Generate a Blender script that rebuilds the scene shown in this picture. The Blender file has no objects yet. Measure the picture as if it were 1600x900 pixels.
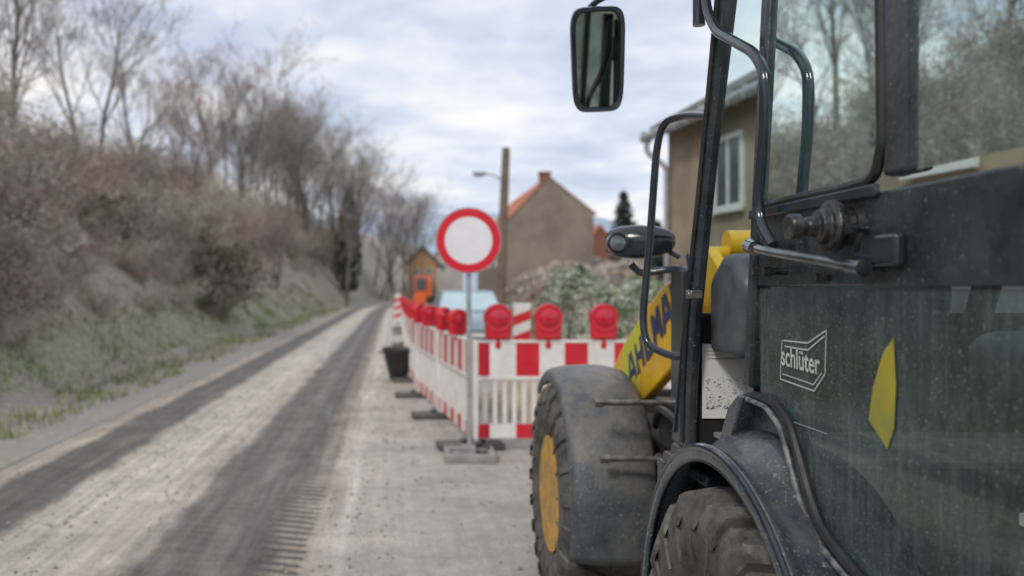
import bpy, bmesh, math, random
from mathutils import Vector, Matrix, noise
R=math.radians; PI=math.pi
random.seed(7)
S=bpy.context.scene; COL=S.collection
F=1400.0; CX=615.0; CY=450.0; H=1.55
def P(px,py,Y): return Vector(((px-CX)/F*Y, Y, H-(py-CY)/F*Y))
def PX(px,py,X): return P(px,py,X*F/(px-CX))

# ---------------------------------------------------------------- mesh builder
class MB:
    def __init__(s): s.v=[]; s.f=[]; s.m=[]; s.cm=0
    def add(s,vs,fs):
        b=len(s.v); s.v+= [Vector(p) for p in vs]
        for f in fs: s.f.append([i+b for i in f]); s.m.append(s.cm)
        return s
    def box(s,x0,x1,y0,y1,z0,z1,M=None):
        vs=[Vector((x,y,z)) for z in (z0,z1) for y in (y0,y1) for x in (x0,x1)]
        if M: vs=[M@p for p in vs]
        return s.add(vs,[(0,2,3,1),(4,5,7,6),(0,1,5,4),(2,6,7,3),(0,4,6,2),(1,3,7,5)])
    def hexa(s,p): return s.add(p,[(0,3,2,1),(4,5,6,7),(0,1,5,4),(1,2,6,5),(2,3,7,6),(3,0,4,7)])
    def tube(s,pts,r,n=10,caps=True):
        pts=[Vector(p) for p in pts]; k=len(pts)
        rr=r if isinstance(r,(list,tuple)) else [r]*k
        t0=(pts[1]-pts[0]).normalized()
        u=t0.orthogonal().normalized(); vs=[]; fs=[]
        for i,p in enumerate(pts):
            t=(pts[min(i+1,k-1)]-pts[max(i-1,0)]).normalized()
            u=(u-t*u.dot(t))
            u=u.normalized() if u.length>1e-6 else t.orthogonal().normalized()
            w=t.cross(u)
            for j in range(n):
                a=2*PI*j/n; vs.append(p+(u*math.cos(a)+w*math.sin(a))*rr[i])
        for i in range(k-1):
            for j in range(n):
                fs.append((i*n+j,i*n+(j+1)%n,(i+1)*n+(j+1)%n,(i+1)*n+j))
        if caps: fs.append(tuple(range(n))[::-1]); fs.append(tuple((k-1)*n+j for j in range(n)))
        return s.add(vs,fs)
    def lathe(s,prof,o,axis='X',n=40):
        o=Vector(o); vs=[]; fs=[]; k=len(prof)
        for a,r in prof:
            for j in range(n):
                t=2*PI*j/n; c,d=math.cos(t)*r,math.sin(t)*r
                q={'X':(a,c,d),'Y':(c,a,d),'Z':(c,d,a)}[axis]
                vs.append(o+Vector(q))
        for i in range(k-1):
            for j in range(n): fs.append((i*n+j,i*n+(j+1)%n,(i+1)*n+(j+1)%n,(i+1)*n+j))
        fs.append(tuple(range(n))[::-1]); fs.append(tuple((k-1)*n+j for j in range(n)))
        return s.add(vs,fs)
    def prism(s,poly,off):
        off=Vector(off); n=len(poly); poly=[Vector(p) for p in poly]
        vs=poly+[p+off for p in poly]
        fs=[tuple(range(n))[::-1],tuple(range(n,2*n))]+[(i,(i+1)%n,n+(i+1)%n,n+i) for i in range(n)]
        return s.add(vs,fs)
    def grid(s,rows,closed=False):
        n=len(rows[0]); vs=[p for r in rows for p in r]; fs=[]
        for i in range(len(rows)-1):
            for j in range(n-1): fs.append((i*n+j,i*n+j+1,(i+1)*n+j+1,(i+1)*n+j))
        return s.add(vs,fs)
def off(o):
    v=Vector((0,0,0))
    while o: v+=o.location; o=o.parent
    return v
def build(mb,name,mats,parent=None,smooth=True,bevel=0,solid=0,recalc=True,seg=2):
    d=off(parent) if parent else Vector((0,0,0))
    me=bpy.data.meshes.new(name)
    me.from_pydata([tuple(p-d) for p in mb.v],[],mb.f)
    mats=mats if isinstance(mats,(list,tuple)) else [mats]
    for m in mats: me.materials.append(m)
    me.polygons.foreach_set('material_index',mb.m)
    if recalc:
        bm=bmesh.new(); bm.from_mesh(me); bmesh.ops.recalc_face_normals(bm,faces=bm.faces); bm.to_mesh(me); bm.free()
    if smooth:
        me.polygons.foreach_set('use_smooth',[True]*len(me.polygons)); me.set_sharp_from_angle(angle=R(38))
    me.update()
    o=bpy.data.objects.new(name,me); COL.objects.link(o); o.parent=parent
    if solid:
        q=o.modifiers.new('t','SOLIDIFY'); q.thickness=solid; q.offset=0
    if bevel:
        q=o.modifiers.new('b','BEVEL'); q.width=bevel; q.segments=seg; q.limit_method='ANGLE'; q.angle_limit=R(35)
    return o
def tag(o,label,cat,group=None,kind=None):
    o['label']=label; o['category']=cat
    if group: o['group']=group
    if kind: o['kind']=kind
    return o
def struct(o,kind='structure'): o['kind']=kind; return o
def empty(name,loc,label,cat,group=None):
    o=bpy.data.objects.new(name,None); COL.objects.link(o); o.location=loc; o.empty_display_size=.2
    return tag(o,label,cat,group)
def copy_tree(root,loc,rz=0,sc=1.0,label=None,group=None):
    r=root.copy(); COL.objects.link(r); r.location=loc; r.rotation_euler=(0,0,rz); r.scale=(sc,sc,sc) if not isinstance(sc,tuple) else sc
    if label: r['label']=label
    if group: r['group']=group
    for ch in list(root.children):
        c=ch.copy(); COL.objects.link(c); c.parent=r
        for g in list(ch.children):
            d=g.copy(); COL.objects.link(d); d.parent=c
    return r
def crom(pts,k=6):
    pts=[Vector(p) for p in pts]; out=[]
    q=[pts[0]*2-pts[1]]+pts+[pts[-1]*2-pts[-2]]
    for i in range(1,len(q)-2):
        for j in range(k):
            t=j/k; a,b,c,d=q[i-1],q[i],q[i+1],q[i+2]
            out.append(.5*((2*b)+(c-a)*t+(2*a-5*b+4*c-d)*t*t+(3*b-a-3*c+d)*t**3))
    out.append(pts[-1]); return out
def fillet(pts,r=.05,k=5):
    pts=[Vector(p) for p in pts]; out=[pts[0]]
    for i in range(1,len(pts)-1):
        a,b,c=pts[i-1],pts[i],pts[i+1]
        da,dc=(a-b),(c-b); ra=min(r,da.length*.45); rc=min(r,dc.length*.45)
        p0=b+da.normalized()*ra; p1=b+dc.normalized()*rc
        for j in range(k+1):
            t=j/k; out.append(p0*(1-t)**2+b*2*t*(1-t)+p1*t*t)
    out.append(pts[-1]); return out

# ---------------------------------------------------------------- materials
def new_mat(name):
    m=bpy.data.materials.new(name); m.use_nodes=True; nt=m.node_tree; nt.nodes.clear()
    out=nt.nodes.new('ShaderNodeOutputMaterial'); return m,nt,out
def N(nt,t,**kw):
    n=nt.nodes.new(t)
    for k,v in kw.items(): setattr(n,k,v)
    return n
def noise_n(nt,vec,scale,detail=5,rough=.6):
    n=N(nt,'ShaderNodeTexNoise'); n.inputs['Scale'].default_value=scale; n.inputs['Detail'].default_value=detail; n.inputs['Roughness'].default_value=rough
    if vec: nt.links.new(vec,n.inputs['Vector'])
    return n.outputs['Fac']
def mapr(nt,val,a,b,c=0,d=1):
    n=N(nt,'ShaderNodeMapRange'); n.inputs[1].default_value=a; n.inputs[2].default_value=b; n.inputs[3].default_value=c; n.inputs[4].default_value=d
    nt.links.new(val,n.inputs[0]); return n.outputs[0]
def mth(nt,op,a,b=None,c=None):
    n=N(nt,'ShaderNodeMath',operation=op)
    for i,x in enumerate((a,b,c)):
        if x is None: continue
        if isinstance(x,(int,float)): n.inputs[i].default_value=x
        else: nt.links.new(x,n.inputs[i])
    return n.outputs[0]
def mixc(nt,f,a,b,mode='MIX'):
    n=N(nt,'ShaderNodeMix',data_type='RGBA',blend_type=mode)
    for i,x in ((0,f),(6,a),(7,b)):
        if isinstance(x,(int,float)): n.inputs[i].default_value=x
        elif isinstance(x,tuple): n.inputs[i].default_value=(*x,1)
        else: nt.links.new(x,n.inputs[i])
    return n.outputs[2]
def mk(name,c1,c2=None,rough=.6,metal=0,scale=6,lo=.4,hi=.62,bump=0,bscale=60,speck=None,spa=.62,sps=90,dust=None,dusta=.5,spec=.5,coat=0,rvar=.12,simple=False):
    m,nt,out=new_mat(name); L=nt.links.new
    tc=N(nt,'ShaderNodeTexCoord').outputs['Object']
    b=N(nt,'ShaderNodeBsdfDiffuse' if simple else 'ShaderNodeBsdfPrincipled'); L(b.outputs[0],out.inputs[0])
    c2=c2 or tuple(x*.8 for x in c1)
    nf=noise_n(nt,tc,scale,2 if simple else 6,.62)
    col=mixc(nt,mapr(nt,nf,lo,hi),c1,c2)
    if simple: L(col,b.inputs[0]); return m
    if speck:
        brk=mapr(nt,noise_n(nt,tc,scale*1.6,3,.6),.38,.6,.25,1)
        col=mixc(nt,mth(nt,'MULTIPLY',brk,mapr(nt,noise_n(nt,tc,sps,2,.5),spa,spa+.06)),col,speck)
        col=mixc(nt,mth(nt,'MULTIPLY',brk,mapr(nt,noise_n(nt,tc,sps*.42,3,.6),spa+.015,spa+.07,0,.75)),col,speck)
    if dust:
        g=N(nt,'ShaderNodeNewGeometry'); sx=N(nt,'ShaderNodeSeparateXYZ'); L(g.outputs['Normal'],sx.inputs[0])
        up=mapr(nt,sx.outputs[2],-.2,.9,.15,1)
        dn=mapr(nt,noise_n(nt,tc,scale*2.3,8,.7),.38,.68)
        f=mth(nt,'MULTIPLY',mth(nt,'MULTIPLY',up,dn),dusta)
        col=mixc(nt,f,col,dust)
    L(col,b.inputs['Base Color'])
    rn=mapr(nt,noise_n(nt,tc,scale*4,4),.3,.7,max(rough-rvar,.02),min(rough+rvar,1)); L(rn,b.inputs['Roughness'])
    b.inputs['Metallic'].default_value=metal; b.inputs['Specular IOR Level'].default_value=spec
    if coat: b.inputs['Coat Weight'].default_value=coat; b.inputs['Coat Roughness'].default_value=.12
    if bump:
        bp=N(nt,'ShaderNodeBump'); bp.inputs['Strength'].default_value=bump; bp.inputs['Distance'].default_value=.01
        L(noise_n(nt,tc,bscale,6,.65),bp.inputs['Height']); L(bp.outputs[0],b.inputs['Normal'])
    return m
black=mk('black_paint',(.016,.024,.031),(.04,.053,.065),rough=.24,scale=5,bump=.15,bscale=40,speck=(.26,.25,.23),spa=.67,sps=150,dust=(.18,.17,.15),dusta=.4)
black_sm=mk('black_tube_paint',(.014,.020,.030),(.030,.040,.052),rough=.14,scale=8,bump=.05,bscale=70,speck=(.2,.2,.19),spa=.72,sps=170,rvar=.08,coat=.3)
fend=mk('dusty_fender_plastic',(.028,.044,.064),(.078,.098,.118),rough=.26,scale=4,bump=.25,bscale=60,speck=(.42,.41,.38),spa=.64,sps=150,dust=(.24,.22,.19),dusta=.42,spec=.7,coat=.25)
fendf=mk('muddy_fender_plastic',(.04,.056,.076),(.10,.112,.12),rough=.42,scale=3.0,bump=.5,bscale=38,speck=(.27,.25,.21),spa=.645,sps=95,dust=(.27,.235,.18),dusta=.75,lo=.42,hi=.58,spec=.45)
rubber=mk('tyre_rubber',(.034,.033,.033),(.10,.094,.084),rough=.75,scale=9,bump=.4,bscale=80,dust=(.25,.23,.2),dusta=.75)
yellow=mk('yellow_paint',(.82,.49,.012),(.72,.40,.01),rough=.35,scale=6,dust=(.4,.3,.15),dusta=.3,bump=.06)
rimy=mk('rim_yellow_paint',(.60,.32,.03),(.34,.20,.06),rough=.5,scale=12,dust=(.2,.16,.12),dusta=.6,bump=.1)
lime=mk('lime_sticker',(.55,.62,.03),(.6,.55,.03),rough=.45)
blue=mk('blue_lettering',(.02,.045,.16),rough=.45)
steel=mk('bare_steel',(.32,.32,.31),(.16,.15,.14),rough=.38,metal=.8,scale=20,bump=.1)
galv=mk('galvanised_steel',(.45,.47,.48),(.33,.35,.37),rough=.5,metal=.5,scale=15)
plastic=mk('grey_plastic',(.065,.08,.095),(.10,.115,.13),rough=.5,scale=9,bump=.1,bscale=150)
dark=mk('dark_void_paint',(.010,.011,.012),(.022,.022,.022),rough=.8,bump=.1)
studm=mk('dark_cast_metal',(.05,.053,.057),(.13,.13,.13),rough=.28,metal=.75,scale=30,bump=.2,bscale=90)
seal=mk('rubber_seal',(.014,.014,.015),(.035,.035,.035),rough=.5,speck=(.2,.2,.2),spa=.7)
white=mk('white_plastic',(.80,.79,.77),(.68,.66,.62),rough=.45,scale=4,dust=(.4,.36,.3),dusta=.35)
red=mk('red_plastic',(.64,.012,.03),(.54,.015,.03),rough=.4,scale=5,dust=(.3,.2,.17),dusta=.2)
redlens=mk('red_lens',(.6,.006,.035),(.45,.005,.025),rough=.18,scale=30,coat=.6)
signred=mk('sign_red',(.68,.010,.03),(.62,.010,.03),rough=.4,scale=4)
signwhite=mk('sign_white',(.8,.8,.82),(.73,.73,.75),rough=.4,scale=3)
footm=mk('recycled_rubber',(.06,.06,.062),(.1,.1,.1),rough=.9,bump=.5,bscale=60,dust=(.3,.28,.25),dusta=.6)
footl=mk('grey_base_plastic',(.22,.22,.23),(.3,.3,.3),rough=.85,bump=.3,dust=(.4,.37,.33),dusta=.6)
bark=mk('bark',(.13,.118,.105),(.23,.21,.19),scale=3,simple=True)
twig=mk('twigs',(.23,.20,.175),(.33,.295,.26),scale=1,simple=True)
twig2=mk('grey_twigs',(.33,.31,.29),(.22,.205,.19),scale=1,simple=True)
ivy=mk('dark_ivy',(.045,.06,.04),(.08,.095,.065),scale=2,simple=True)
sh_b=mk('russet_shrub',(.31,.22,.19),(.42,.34,.30),scale=1.2,simple=True)
sh_g=mk('frosted_green_shrub',(.34,.335,.255),(.54,.54,.48),scale=1.2,simple=True)
sh_t=mk('straw_shrub',(.46,.40,.32),(.58,.53,.46),scale=1.2,simple=True)
sh_d=mk('dark_green_shrub',(.10,.105,.07),(.19,.185,.14),scale=1.2,simple=True)
frost=mk('frosted_hedge_leaf',(.25,.31,.18),(.6,.64,.55),scale=4,lo=.42,hi=.6,simple=True)
spruce=mk('spruce_needles',(.03,.05,.045),(.07,.095,.085),scale=3,simple=True)
grassm=mk('frosty_grass',(.20,.25,.10),(.45,.44,.33),scale=1.5,simple=True)
stucco=mk('tan_render',(.36,.285,.205),(.25,.205,.15),rough=.95,scale=1.3,bump=.6,bscale=14)
stucco2=mk('grey_brown_render',(.25,.205,.16),(.18,.15,.125),rough=.95,scale=.6,bump=.4,bscale=8)
ochre=mk('ochre_render',(.48,.28,.14),(.37,.23,.14),rough=.95,scale=.5)
pale=mk('pale_render',(.5,.46,.42),(.4,.37,.34),rough=.95,scale=.6)
tile=mk('orange_roof_tile',(.54,.17,.085),(.42,.15,.085),rough=.8,scale=1.2)
slate=mk('dark_roof',(.14,.125,.12),(.2,.175,.17),rough=.8,scale=2)
brick=mk('chimney_brick',(.25,.1,.07),(.17,.08,.06),rough=.9,scale=5)
wframe=mk('white_window_frame',(.72,.72,.70),(.6,.6,.58),rough=.5)
wpane=mk('window_pane',(.06,.075,.085),(.1,.12,.13),rough=.12,scale=1.5,rvar=.05)
wood=mk('weathered_pole_wood',(.20,.15,.11),(.14,.10,.08),rough=.9,scale=3,bump=.4,bscale=20)
carp=mk('silver_blue_car_paint',(.26,.34,.38),(.24,.31,.35),rough=.25,metal=.3,coat=.8,scale=1)
carg=mk('car_glass',(.45,.6,.65),(.5,.65,.69),rough=.08,rvar=.03,coat=.5,scale=2)
chrome=mk('bright_trim',(.6,.6,.6),rough=.2,metal=1)
lampg=mk('clear_lamp_glass',(.55,.57,.58),(.4,.42,.43),rough=.12,scale=14,coat=.7)
lampd=mk('grey_lamp_glass',(.16,.18,.19),(.08,.09,.10),rough=.10,scale=22,coat=.9,rvar=.05)
orange=mk('orange_machine_paint',(.75,.14,.02),(.65,.12,.02),rough=.45)
soil=mk('tan_soil',(.42,.36,.27),(.3,.25,.19),rough=1,scale=2.5,bump=.8,bscale=12)
stone=mk('rubble_stone',(.38,.37,.31),(.26,.26,.22),rough=.95,scale=3,bump=.5,bscale=15)
paperm=mk('printed_paper',(.78,.78,.76),(.7,.7,.7),rough=.7,scale=3)
ink=mk('printed_ink',(.12,.12,.12),rough=.8)
sticker=mk('white_sticker',(.55,.66,.62),(.46,.58,.54),rough=.5,scale=40)
tub=mk('black_tub_plastic',(.02,.023,.025),(.04,.04,.04),rough=.5,dust=(.2,.18,.16),dusta=.3)

def glass_mat(name,tint,dirt,dcol=(.24,.27,.24),gl=1.0,ior=1.55,spk_amt=.5):
    m,nt,out=new_mat(name); L=nt.links.new
    tc=N(nt,'ShaderNodeTexCoord').outputs['Object']
    tr=N(nt,'ShaderNodeBsdfTransparent'); tr.inputs[0].default_value=(*tint,1)
    gs=N(nt,'ShaderNodeBsdfGlossy'); gs.inputs['Roughness'].default_value=.012; gs.inputs[0].default_value=(.80,.97,.95,1)
    lw=N(nt,'ShaderNodeFresnel'); lw.inputs[0].default_value=ior
    f=mth(nt,'MULTIPLY',lw.outputs[0],gl)
    m1=N(nt,'ShaderNodeMixShader'); L(f,m1.inputs[0]); L(tr.outputs[0],m1.inputs[1]); L(gs.outputs[0],m1.inputs[2])
    df=N(nt,'ShaderNodeBsdfDiffuse')
    big=mapr(nt,noise_n(nt,tc,3.5,8,.65),.35,.75,.3,1.0)
    mp=N(nt,'ShaderNodeMapping'); mp.inputs['Scale'].default_value=(1,1,.12); L(tc,mp.inputs[0])
    run=mapr(nt,noise_n(nt,mp.outputs[0],60,4,.6),.45,.7,.7,1.5)
    spk=mapr(nt,noise_n(nt,tc,210,2,.5),.63,.69,0,1)
    sp2=mapr(nt,noise_n(nt,tc,480,2,.5),.60,.68,0,.8)
    sp3=mth(nt,'MULTIPLY',mth(nt,'MAXIMUM',spk,sp2),spk_amt)
    dm=mth(nt,'MAXIMUM',mth(nt,'MULTIPLY',mth(nt,'MULTIPLY',big,run),dirt),sp3)
    L(mixc(nt,spk,dcol,(.4,.42,.38)),df.inputs[0])
    m2=N(nt,'ShaderNodeMixShader'); L(dm,m2.inputs[0]); L(m1.outputs[0],m2.inputs[1]); L(df.outputs[0],m2.inputs[2])
    L(m2.outputs[0],out.inputs[0]); return m
g_up=glass_mat('upper_door_glass',(.60,.84,.82),.13,(.26,.40,.39),1.0,1.7,.25)
g_lo=glass_mat('dusty_lower_glass',(.38,.52,.51),.46,(.19,.24,.235),.9,1.65,.5)
g_ws=glass_mat('windscreen_glass',(.76,.90,.88),.04,(.24,.27,.24),.4,1.5,.05)
m,nt,out=new_mat('mirror_glass'); b=N(nt,'ShaderNodeBsdfPrincipled'); nt.links.new(b.outputs[0],out.inputs[0])
tcm=N(nt,'ShaderNodeTexCoord').outputs['Object']
nt.links.new(mixc(nt,mapr(nt,noise_n(nt,tcm,9,6),.4,.6),(.30,.34,.33),(.42,.46,.45)),b.inputs[0]); b.inputs['Metallic'].default_value=1; b.inputs['Roughness'].default_value=.03
mirrorm=m

# ---------------------------------------------------------------- road and terrain
def bend(Y): return 0.0015*max(0,Y-60)**2 if Y<150 else 0.0015*8100+.27*(Y-150)
def roadmat():
    m,nt,out=new_mat('dusty_road'); L=nt.links.new
    uv=N(nt,'ShaderNodeUVMap').outputs[0]; sp=N(nt,'ShaderNodeSeparateXYZ'); L(uv,sp.inputs[0])
    u,v=sp.outputs[0],sp.outputs[1]
    mp=N(nt,'ShaderNodeMapping'); mp.inputs['Scale'].default_value=(1,.35,1); L(uv,mp.inputs[0])
    w=mth(nt,'MULTIPLY',mth(nt,'SUBTRACT',noise_n(nt,mp.outputs[0],3.0,8,.72),.5),.40)
    uu=mth(nt,'ADD',u,w)
    t=mapr(nt,uu,-4,3)
    cr=N(nt,'ShaderNodeValToRGB'); el=cr.color_ramp.elements
    stops=[(-3.6,(.27,.26,.24)),(-3.3,(.41,.37,.32)),(-3.12,(.48,.41,.33)),(-3.02,(.14,.13,.12)),(-2.52,(.16,.15,.14)),(-2.42,(.52,.465,.395)),(-1.9,(.64,.575,.49)),(-1.50,(.49,.43,.365)),
      (-1.40,(.19,.175,.16)),(-1.22,(.135,.128,.12)),(-1.05,(.22,.205,.19)),(-.92,(.145,.138,.13)),(-.76,(.155,.145,.135)),(-.66,(.34,.295,.245)),(-.45,(.53,.46,.38)),(-.32,(.64,.58,.51)),(-.2,(.54,.485,.42)),(.3,(.48,.44,.385)),(.8,(.44,.405,.36)),(2.9,(.46,.42,.37))]
    while len(el)<len(stops): el.new(.5)
    for e,(x,c) in zip(el,stops): e.position=(x+4)/7
    for e,(x,c) in zip(el,stops): e.color=(*c,1)
    L(t,cr.inputs[0]); col=cr.outputs[0]
    ms=N(nt,'ShaderNodeMapping'); ms.inputs['Scale'].default_value=(14,.5,1); L(uv,ms.inputs[0])
    st=mapr(nt,noise_n(nt,ms.outputs[0],1,5,.6),.35,.7,-.24,.26)
    st=mth(nt,'ADD',mth(nt,'MULTIPLY',st,mapr(nt,u,-.5,.1,1,.3)),1)
    cb=N(nt,'ShaderNodeCombineXYZ'); [L(st,cb.inputs[i]) for i in range(3)]
    col=mixc(nt,1.0,col,cb.outputs[0],'MULTIPLY')
    # pale dust drifted over the damp tracks
    md=N(nt,'ShaderNodeMapping'); md.inputs['Scale'].default_value=(5,.7,1); L(uv,md.inputs[0])
    dd_=mapr(nt,noise_n(nt,md.outputs[0],1.3,7,.7),.52,.68,0,.4); col=mixc(nt,mth(nt,'MULTIPLY',dd_,mapr(nt,u,-.6,-.4,1,0)),col,(.38,.34,.29))
    f1=mapr(nt,noise_n(nt,uv,45,6,.7),.3,.7,.70,1.24); f2=mapr(nt,noise_n(nt,uv,1.7,5,.6),.3,.7,.80,1.17)
    f3=mapr(nt,noise_n(nt,uv,9,4,.7),.3,.7,.82,1.14)
    ff=mth(nt,'MULTIPLY',mth(nt,'MULTIPLY',f1,f2),f3); cb=N(nt,'ShaderNodeCombineXYZ'); [L(ff,cb.inputs[i]) for i in range(3)]
    col=mixc(nt,1.0,col,cb.outputs[0],'MULTIPLY')
    wv=mth(nt,'MULTIPLY',noise_n(nt,uv,5,3),2.2)
    ph=mth(nt,'ADD',mth(nt,'ADD',mth(nt,'MULTIPLY',v,2*PI/.13),mth(nt,'MULTIPLY',u,16)),wv)
    sn=mapr(nt,mth(nt,'SINE',ph),-.05,.4)
    uj=mth(nt,'ADD',u,mth(nt,'MULTIPLY',mth(nt,'SUBTRACT',noise_n(nt,uv,9,4),.5),.16))
    msk=mth(nt,'MULTIPLY',mapr(nt,uj,-.80,-.74),mapr(nt,uj,-.54,-.49,1,0))
    brk=mapr(nt,noise_n(nt,uv,1.6,4),.33,.47,.2,1)
    im=mth(nt,'MULTIPLY',mth(nt,'MULTIPLY',sn,msk),brk)
    col=mixc(nt,mth(nt,'MULTIPLY',im,.8),col,(.095,.087,.078))
    msk2=mth(nt,'MULTIPLY',mapr(nt,uu,-1.32,-1.26),mapr(nt,uu,-1.02,-.95,1,0))
    col=mixc(nt,mth(nt,'MULTIPLY',mth(nt,'MULTIPLY',sn,msk2),.22),col,(.24,.225,.205))
    dn=mapr(nt,noise_n(nt,uv,.9,6,.65),.54,.68,0,.45); col=mixc(nt,mth(nt,'MULTIPLY',dn,mapr(nt,u,-.3,.1)),col,(.24,.22,.19))
    b=N(nt,'ShaderNodeBsdfPrincipled'); L(col,b.inputs[0])
    wet=mapr(nt,noise_n(nt,uv,4,5,.6),.4,.65,.62,.92); L(wet,b.inputs['Roughness'])
    bp=N(nt,'ShaderNodeBump'); bp.inputs['Strength'].default_value=.8; bp.inputs['Distance'].default_value=.014
    hh=mth(nt,'SUBTRACT',mth(nt,'ADD',noise_n(nt,uv,60,6,.7),mth(nt,'MULTIPLY',noise_n(nt,uv,7,5),1.5)),mth(nt,'MULTIPLY',im,1.4))
    L(hh,bp.inputs['Height']); L(bp.outputs[0],b.inputs['Normal']); L(b.outputs[0],out.inputs[0]); return m
def strip(name,xs,ys,z,mat,zf=None):
    me=bpy.data.meshes.new(name); vs=[];fs=[];uvs=[]
    n=len(xs)
    for y in ys:
        for x in xs: vs.append((x+bend(y),y,z+(zf(x,y) if zf else 0))); uvs.append((x,y))
    for i in range(len(ys)-1):
        for j in range(n-1): fs.append((i*n+j,i*n+j+1,(i+1)*n+j+1,(i+1)*n+j))
    me.from_pydata(vs,[],fs); ul=me.uv_layers.new(name='UVMap')
    for l in me.loops: ul.data[l.index].uv=uvs[l.vertex_index]
    me.materials.append(mat); me.polygons.foreach_set('use_smooth',[True]*len(fs))
    o=bpy.data.objects.new(name,me); COL.objects.link(o); return struct(o)
gm=mk('field_ground',(.28,.26,.20),(.2,.2,.14),rough=1,scale=.05,bump=.3,bscale=3)
g=MB(); g.add([(-3000,-400,-.03),(3000,-400,-.03),(3000,4000,-.03),(-3000,4000,-.03)],[(0,1,2,3)]); struct(build(g,'ground',gm,smooth=False))
ys=[-30,-10,0,3,6,9,12,16,20,30,40,50,60,70,80,90,100,110,120,135,150,170]
strip('road',[-3.5+i*.5 for i in range(14)],ys,0,roadmat())
ydm=mk('gravel_yard',(.46,.42,.36),(.34,.31,.27),rough=1,scale=1.1,bump=.8,bscale=25)
strip('yard',[3.0,4,5,7,12,20,40],ys,-.012,ydm)
def hgt(x,y):
    u=(-3.5+bend(y))-x
    if u<0: return 0
    k=1+max(0,min(y,120))/260
    e=.10*min(u,1.3)
    if u>1.3: e+=.82*min(u-1.3,6.7)*k
    if u>8: e+=.16*(min(u,30)-8)*k
    e+=(noise.noise(Vector((x*.5,y*.4,0)))*.4+noise.noise(Vector((x*1.6,y*1.6,3)))*.14)*min(1,u*.3)+noise.noise(Vector((x*.12,y*.1,7)))*1.2*min(1,u*.12)
    return max(e,.02*min(u,1))
def bankmat():
    m,nt,out=new_mat('frosty_bank'); L=nt.links.new
    tc=N(nt,'ShaderNodeTexCoord').outputs['Object']; sp=N(nt,'ShaderNodeSeparateXYZ'); L(tc,sp.inputs[0])
    n1=noise_n(nt,tc,.8,7,.7); n2=noise_n(nt,tc,9,5,.7)
    a=mixc(nt,mapr(nt,n1,.38,.62),(.27,.225,.18),(.41,.37,.31))
    a=mixc(nt,mapr(nt,n2,.48,.6),a,(.50,.48,.42))
    z=mth(nt,'ADD',sp.outputs[2],mth(nt,'MULTIPLY',mth(nt,'SUBTRACT',n1,.5),1.2))
    gr=mixc(nt,mapr(nt,n2,.4,.6),(.21,.24,.12),(.40,.40,.30))
    lowz=mth(nt,'MULTIPLY',mapr(nt,z,.10,.2),mapr(nt,z,.6,1.3,1,0))
    a=mixc(nt,mth(nt,'MULTIPLY',lowz,.8),a,gr)
    a=mixc(nt,mapr(nt,z,.04,.12,.8,0),a,(.38,.36,.34))
    b=N(nt,'ShaderNodeBsdfPrincipled'); L(a,b.inputs[0]); b.inputs['Roughness'].default_value=1
    bp=N(nt,'ShaderNodeBump'); bp.inputs['Strength'].default_value=1; bp.inputs['Distance'].default_value=.08; L(n2,bp.inputs['Height']); L(bp.outputs[0],b.inputs['Normal'])
    L(b.outputs[0],out.inputs[0]); return m
xs=[-3.35,-3.5,-3.7,-4,-4.3,-4.6,-5,-5.4,-5.8,-6.3,-6.8,-7.4,-8,-8.8,-9.6,-10.5,-11.5,-12.5,-14,-16,-19,-23,-28,-34,-45]
ys2=[-30+i*1.2 for i in range(60)]+[43+i*3 for i in range(45)]
strip('embankment',xs,ys2,.006,bankmat(),zf=lambda x,y:hgt(x+bend(y),y))
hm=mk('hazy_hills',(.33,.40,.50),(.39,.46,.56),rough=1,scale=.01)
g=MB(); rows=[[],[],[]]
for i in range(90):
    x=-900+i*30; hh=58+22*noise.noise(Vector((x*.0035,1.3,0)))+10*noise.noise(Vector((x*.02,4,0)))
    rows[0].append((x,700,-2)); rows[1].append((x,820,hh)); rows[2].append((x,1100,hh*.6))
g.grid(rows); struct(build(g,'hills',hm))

# ---------------------------------------------------------------- vegetation
def rvec():
    while True:
        v=Vector((random.uniform(-1,1),random.uniform(-1,1),random.uniform(-1,1)))
        if .05<v.length<1: return v.normalized()
def ribbon(mb,a,b,w):
    d=(b-a); s=d.cross(rvec()); 
    if s.length<1e-6: return
    s=s.normalized()*w; mb.add([a-s,a+s,b],[(0,1,2)])
def grow(tr,tw,p,d,L,r,lev,kidsn,mx,up=.08,tw_w=.012):
    pts=[p.copy()]; q=p.copy(); dd=d.copy(); n=5 if lev==0 else 3
    for i in range(n):
        dd=(dd+rvec()*.16+Vector((0,0,up))).normalized(); q=q+dd*L/n; pts.append(q.copy())
    k=len(pts)
    if lev<=1: tr.tube(pts,[r*(1-.75*i/(k-1)) for i in range(k)],n=6 if lev==0 else 4,caps=False)
    elif lev<mx-1: tw.tube(pts,[r*(1-.7*i/(k-1)) for i in range(k)],n=3,caps=False)
    else:
        for i in range(k-1): ribbon(tw,pts[i],pts[i+1]+(pts[i+1]-pts[i])*.2,max(r,tw_w)*(1-.25*i))
    if lev==mx: return
    for c in range(kidsn[lev]):
        t=random.uniform(.28 if lev==0 else .15,1.0); i=min(int(t*(k-1)),k-2); a=pts[i].lerp(pts[i+1],t*(k-1)-i)
        perp=dd.cross(rvec()).normalized(); ang=random.uniform(.4,.9)
        nd=(dd*math.cos(ang)+perp*math.sin(ang)).normalized()
        grow(tr,tw,a,nd,L*random.uniform(.42,.62)*(1.15-.35*t),r*(1-.7*t)*.5,lev+1,kidsn,mx,up,tw_w)
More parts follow.
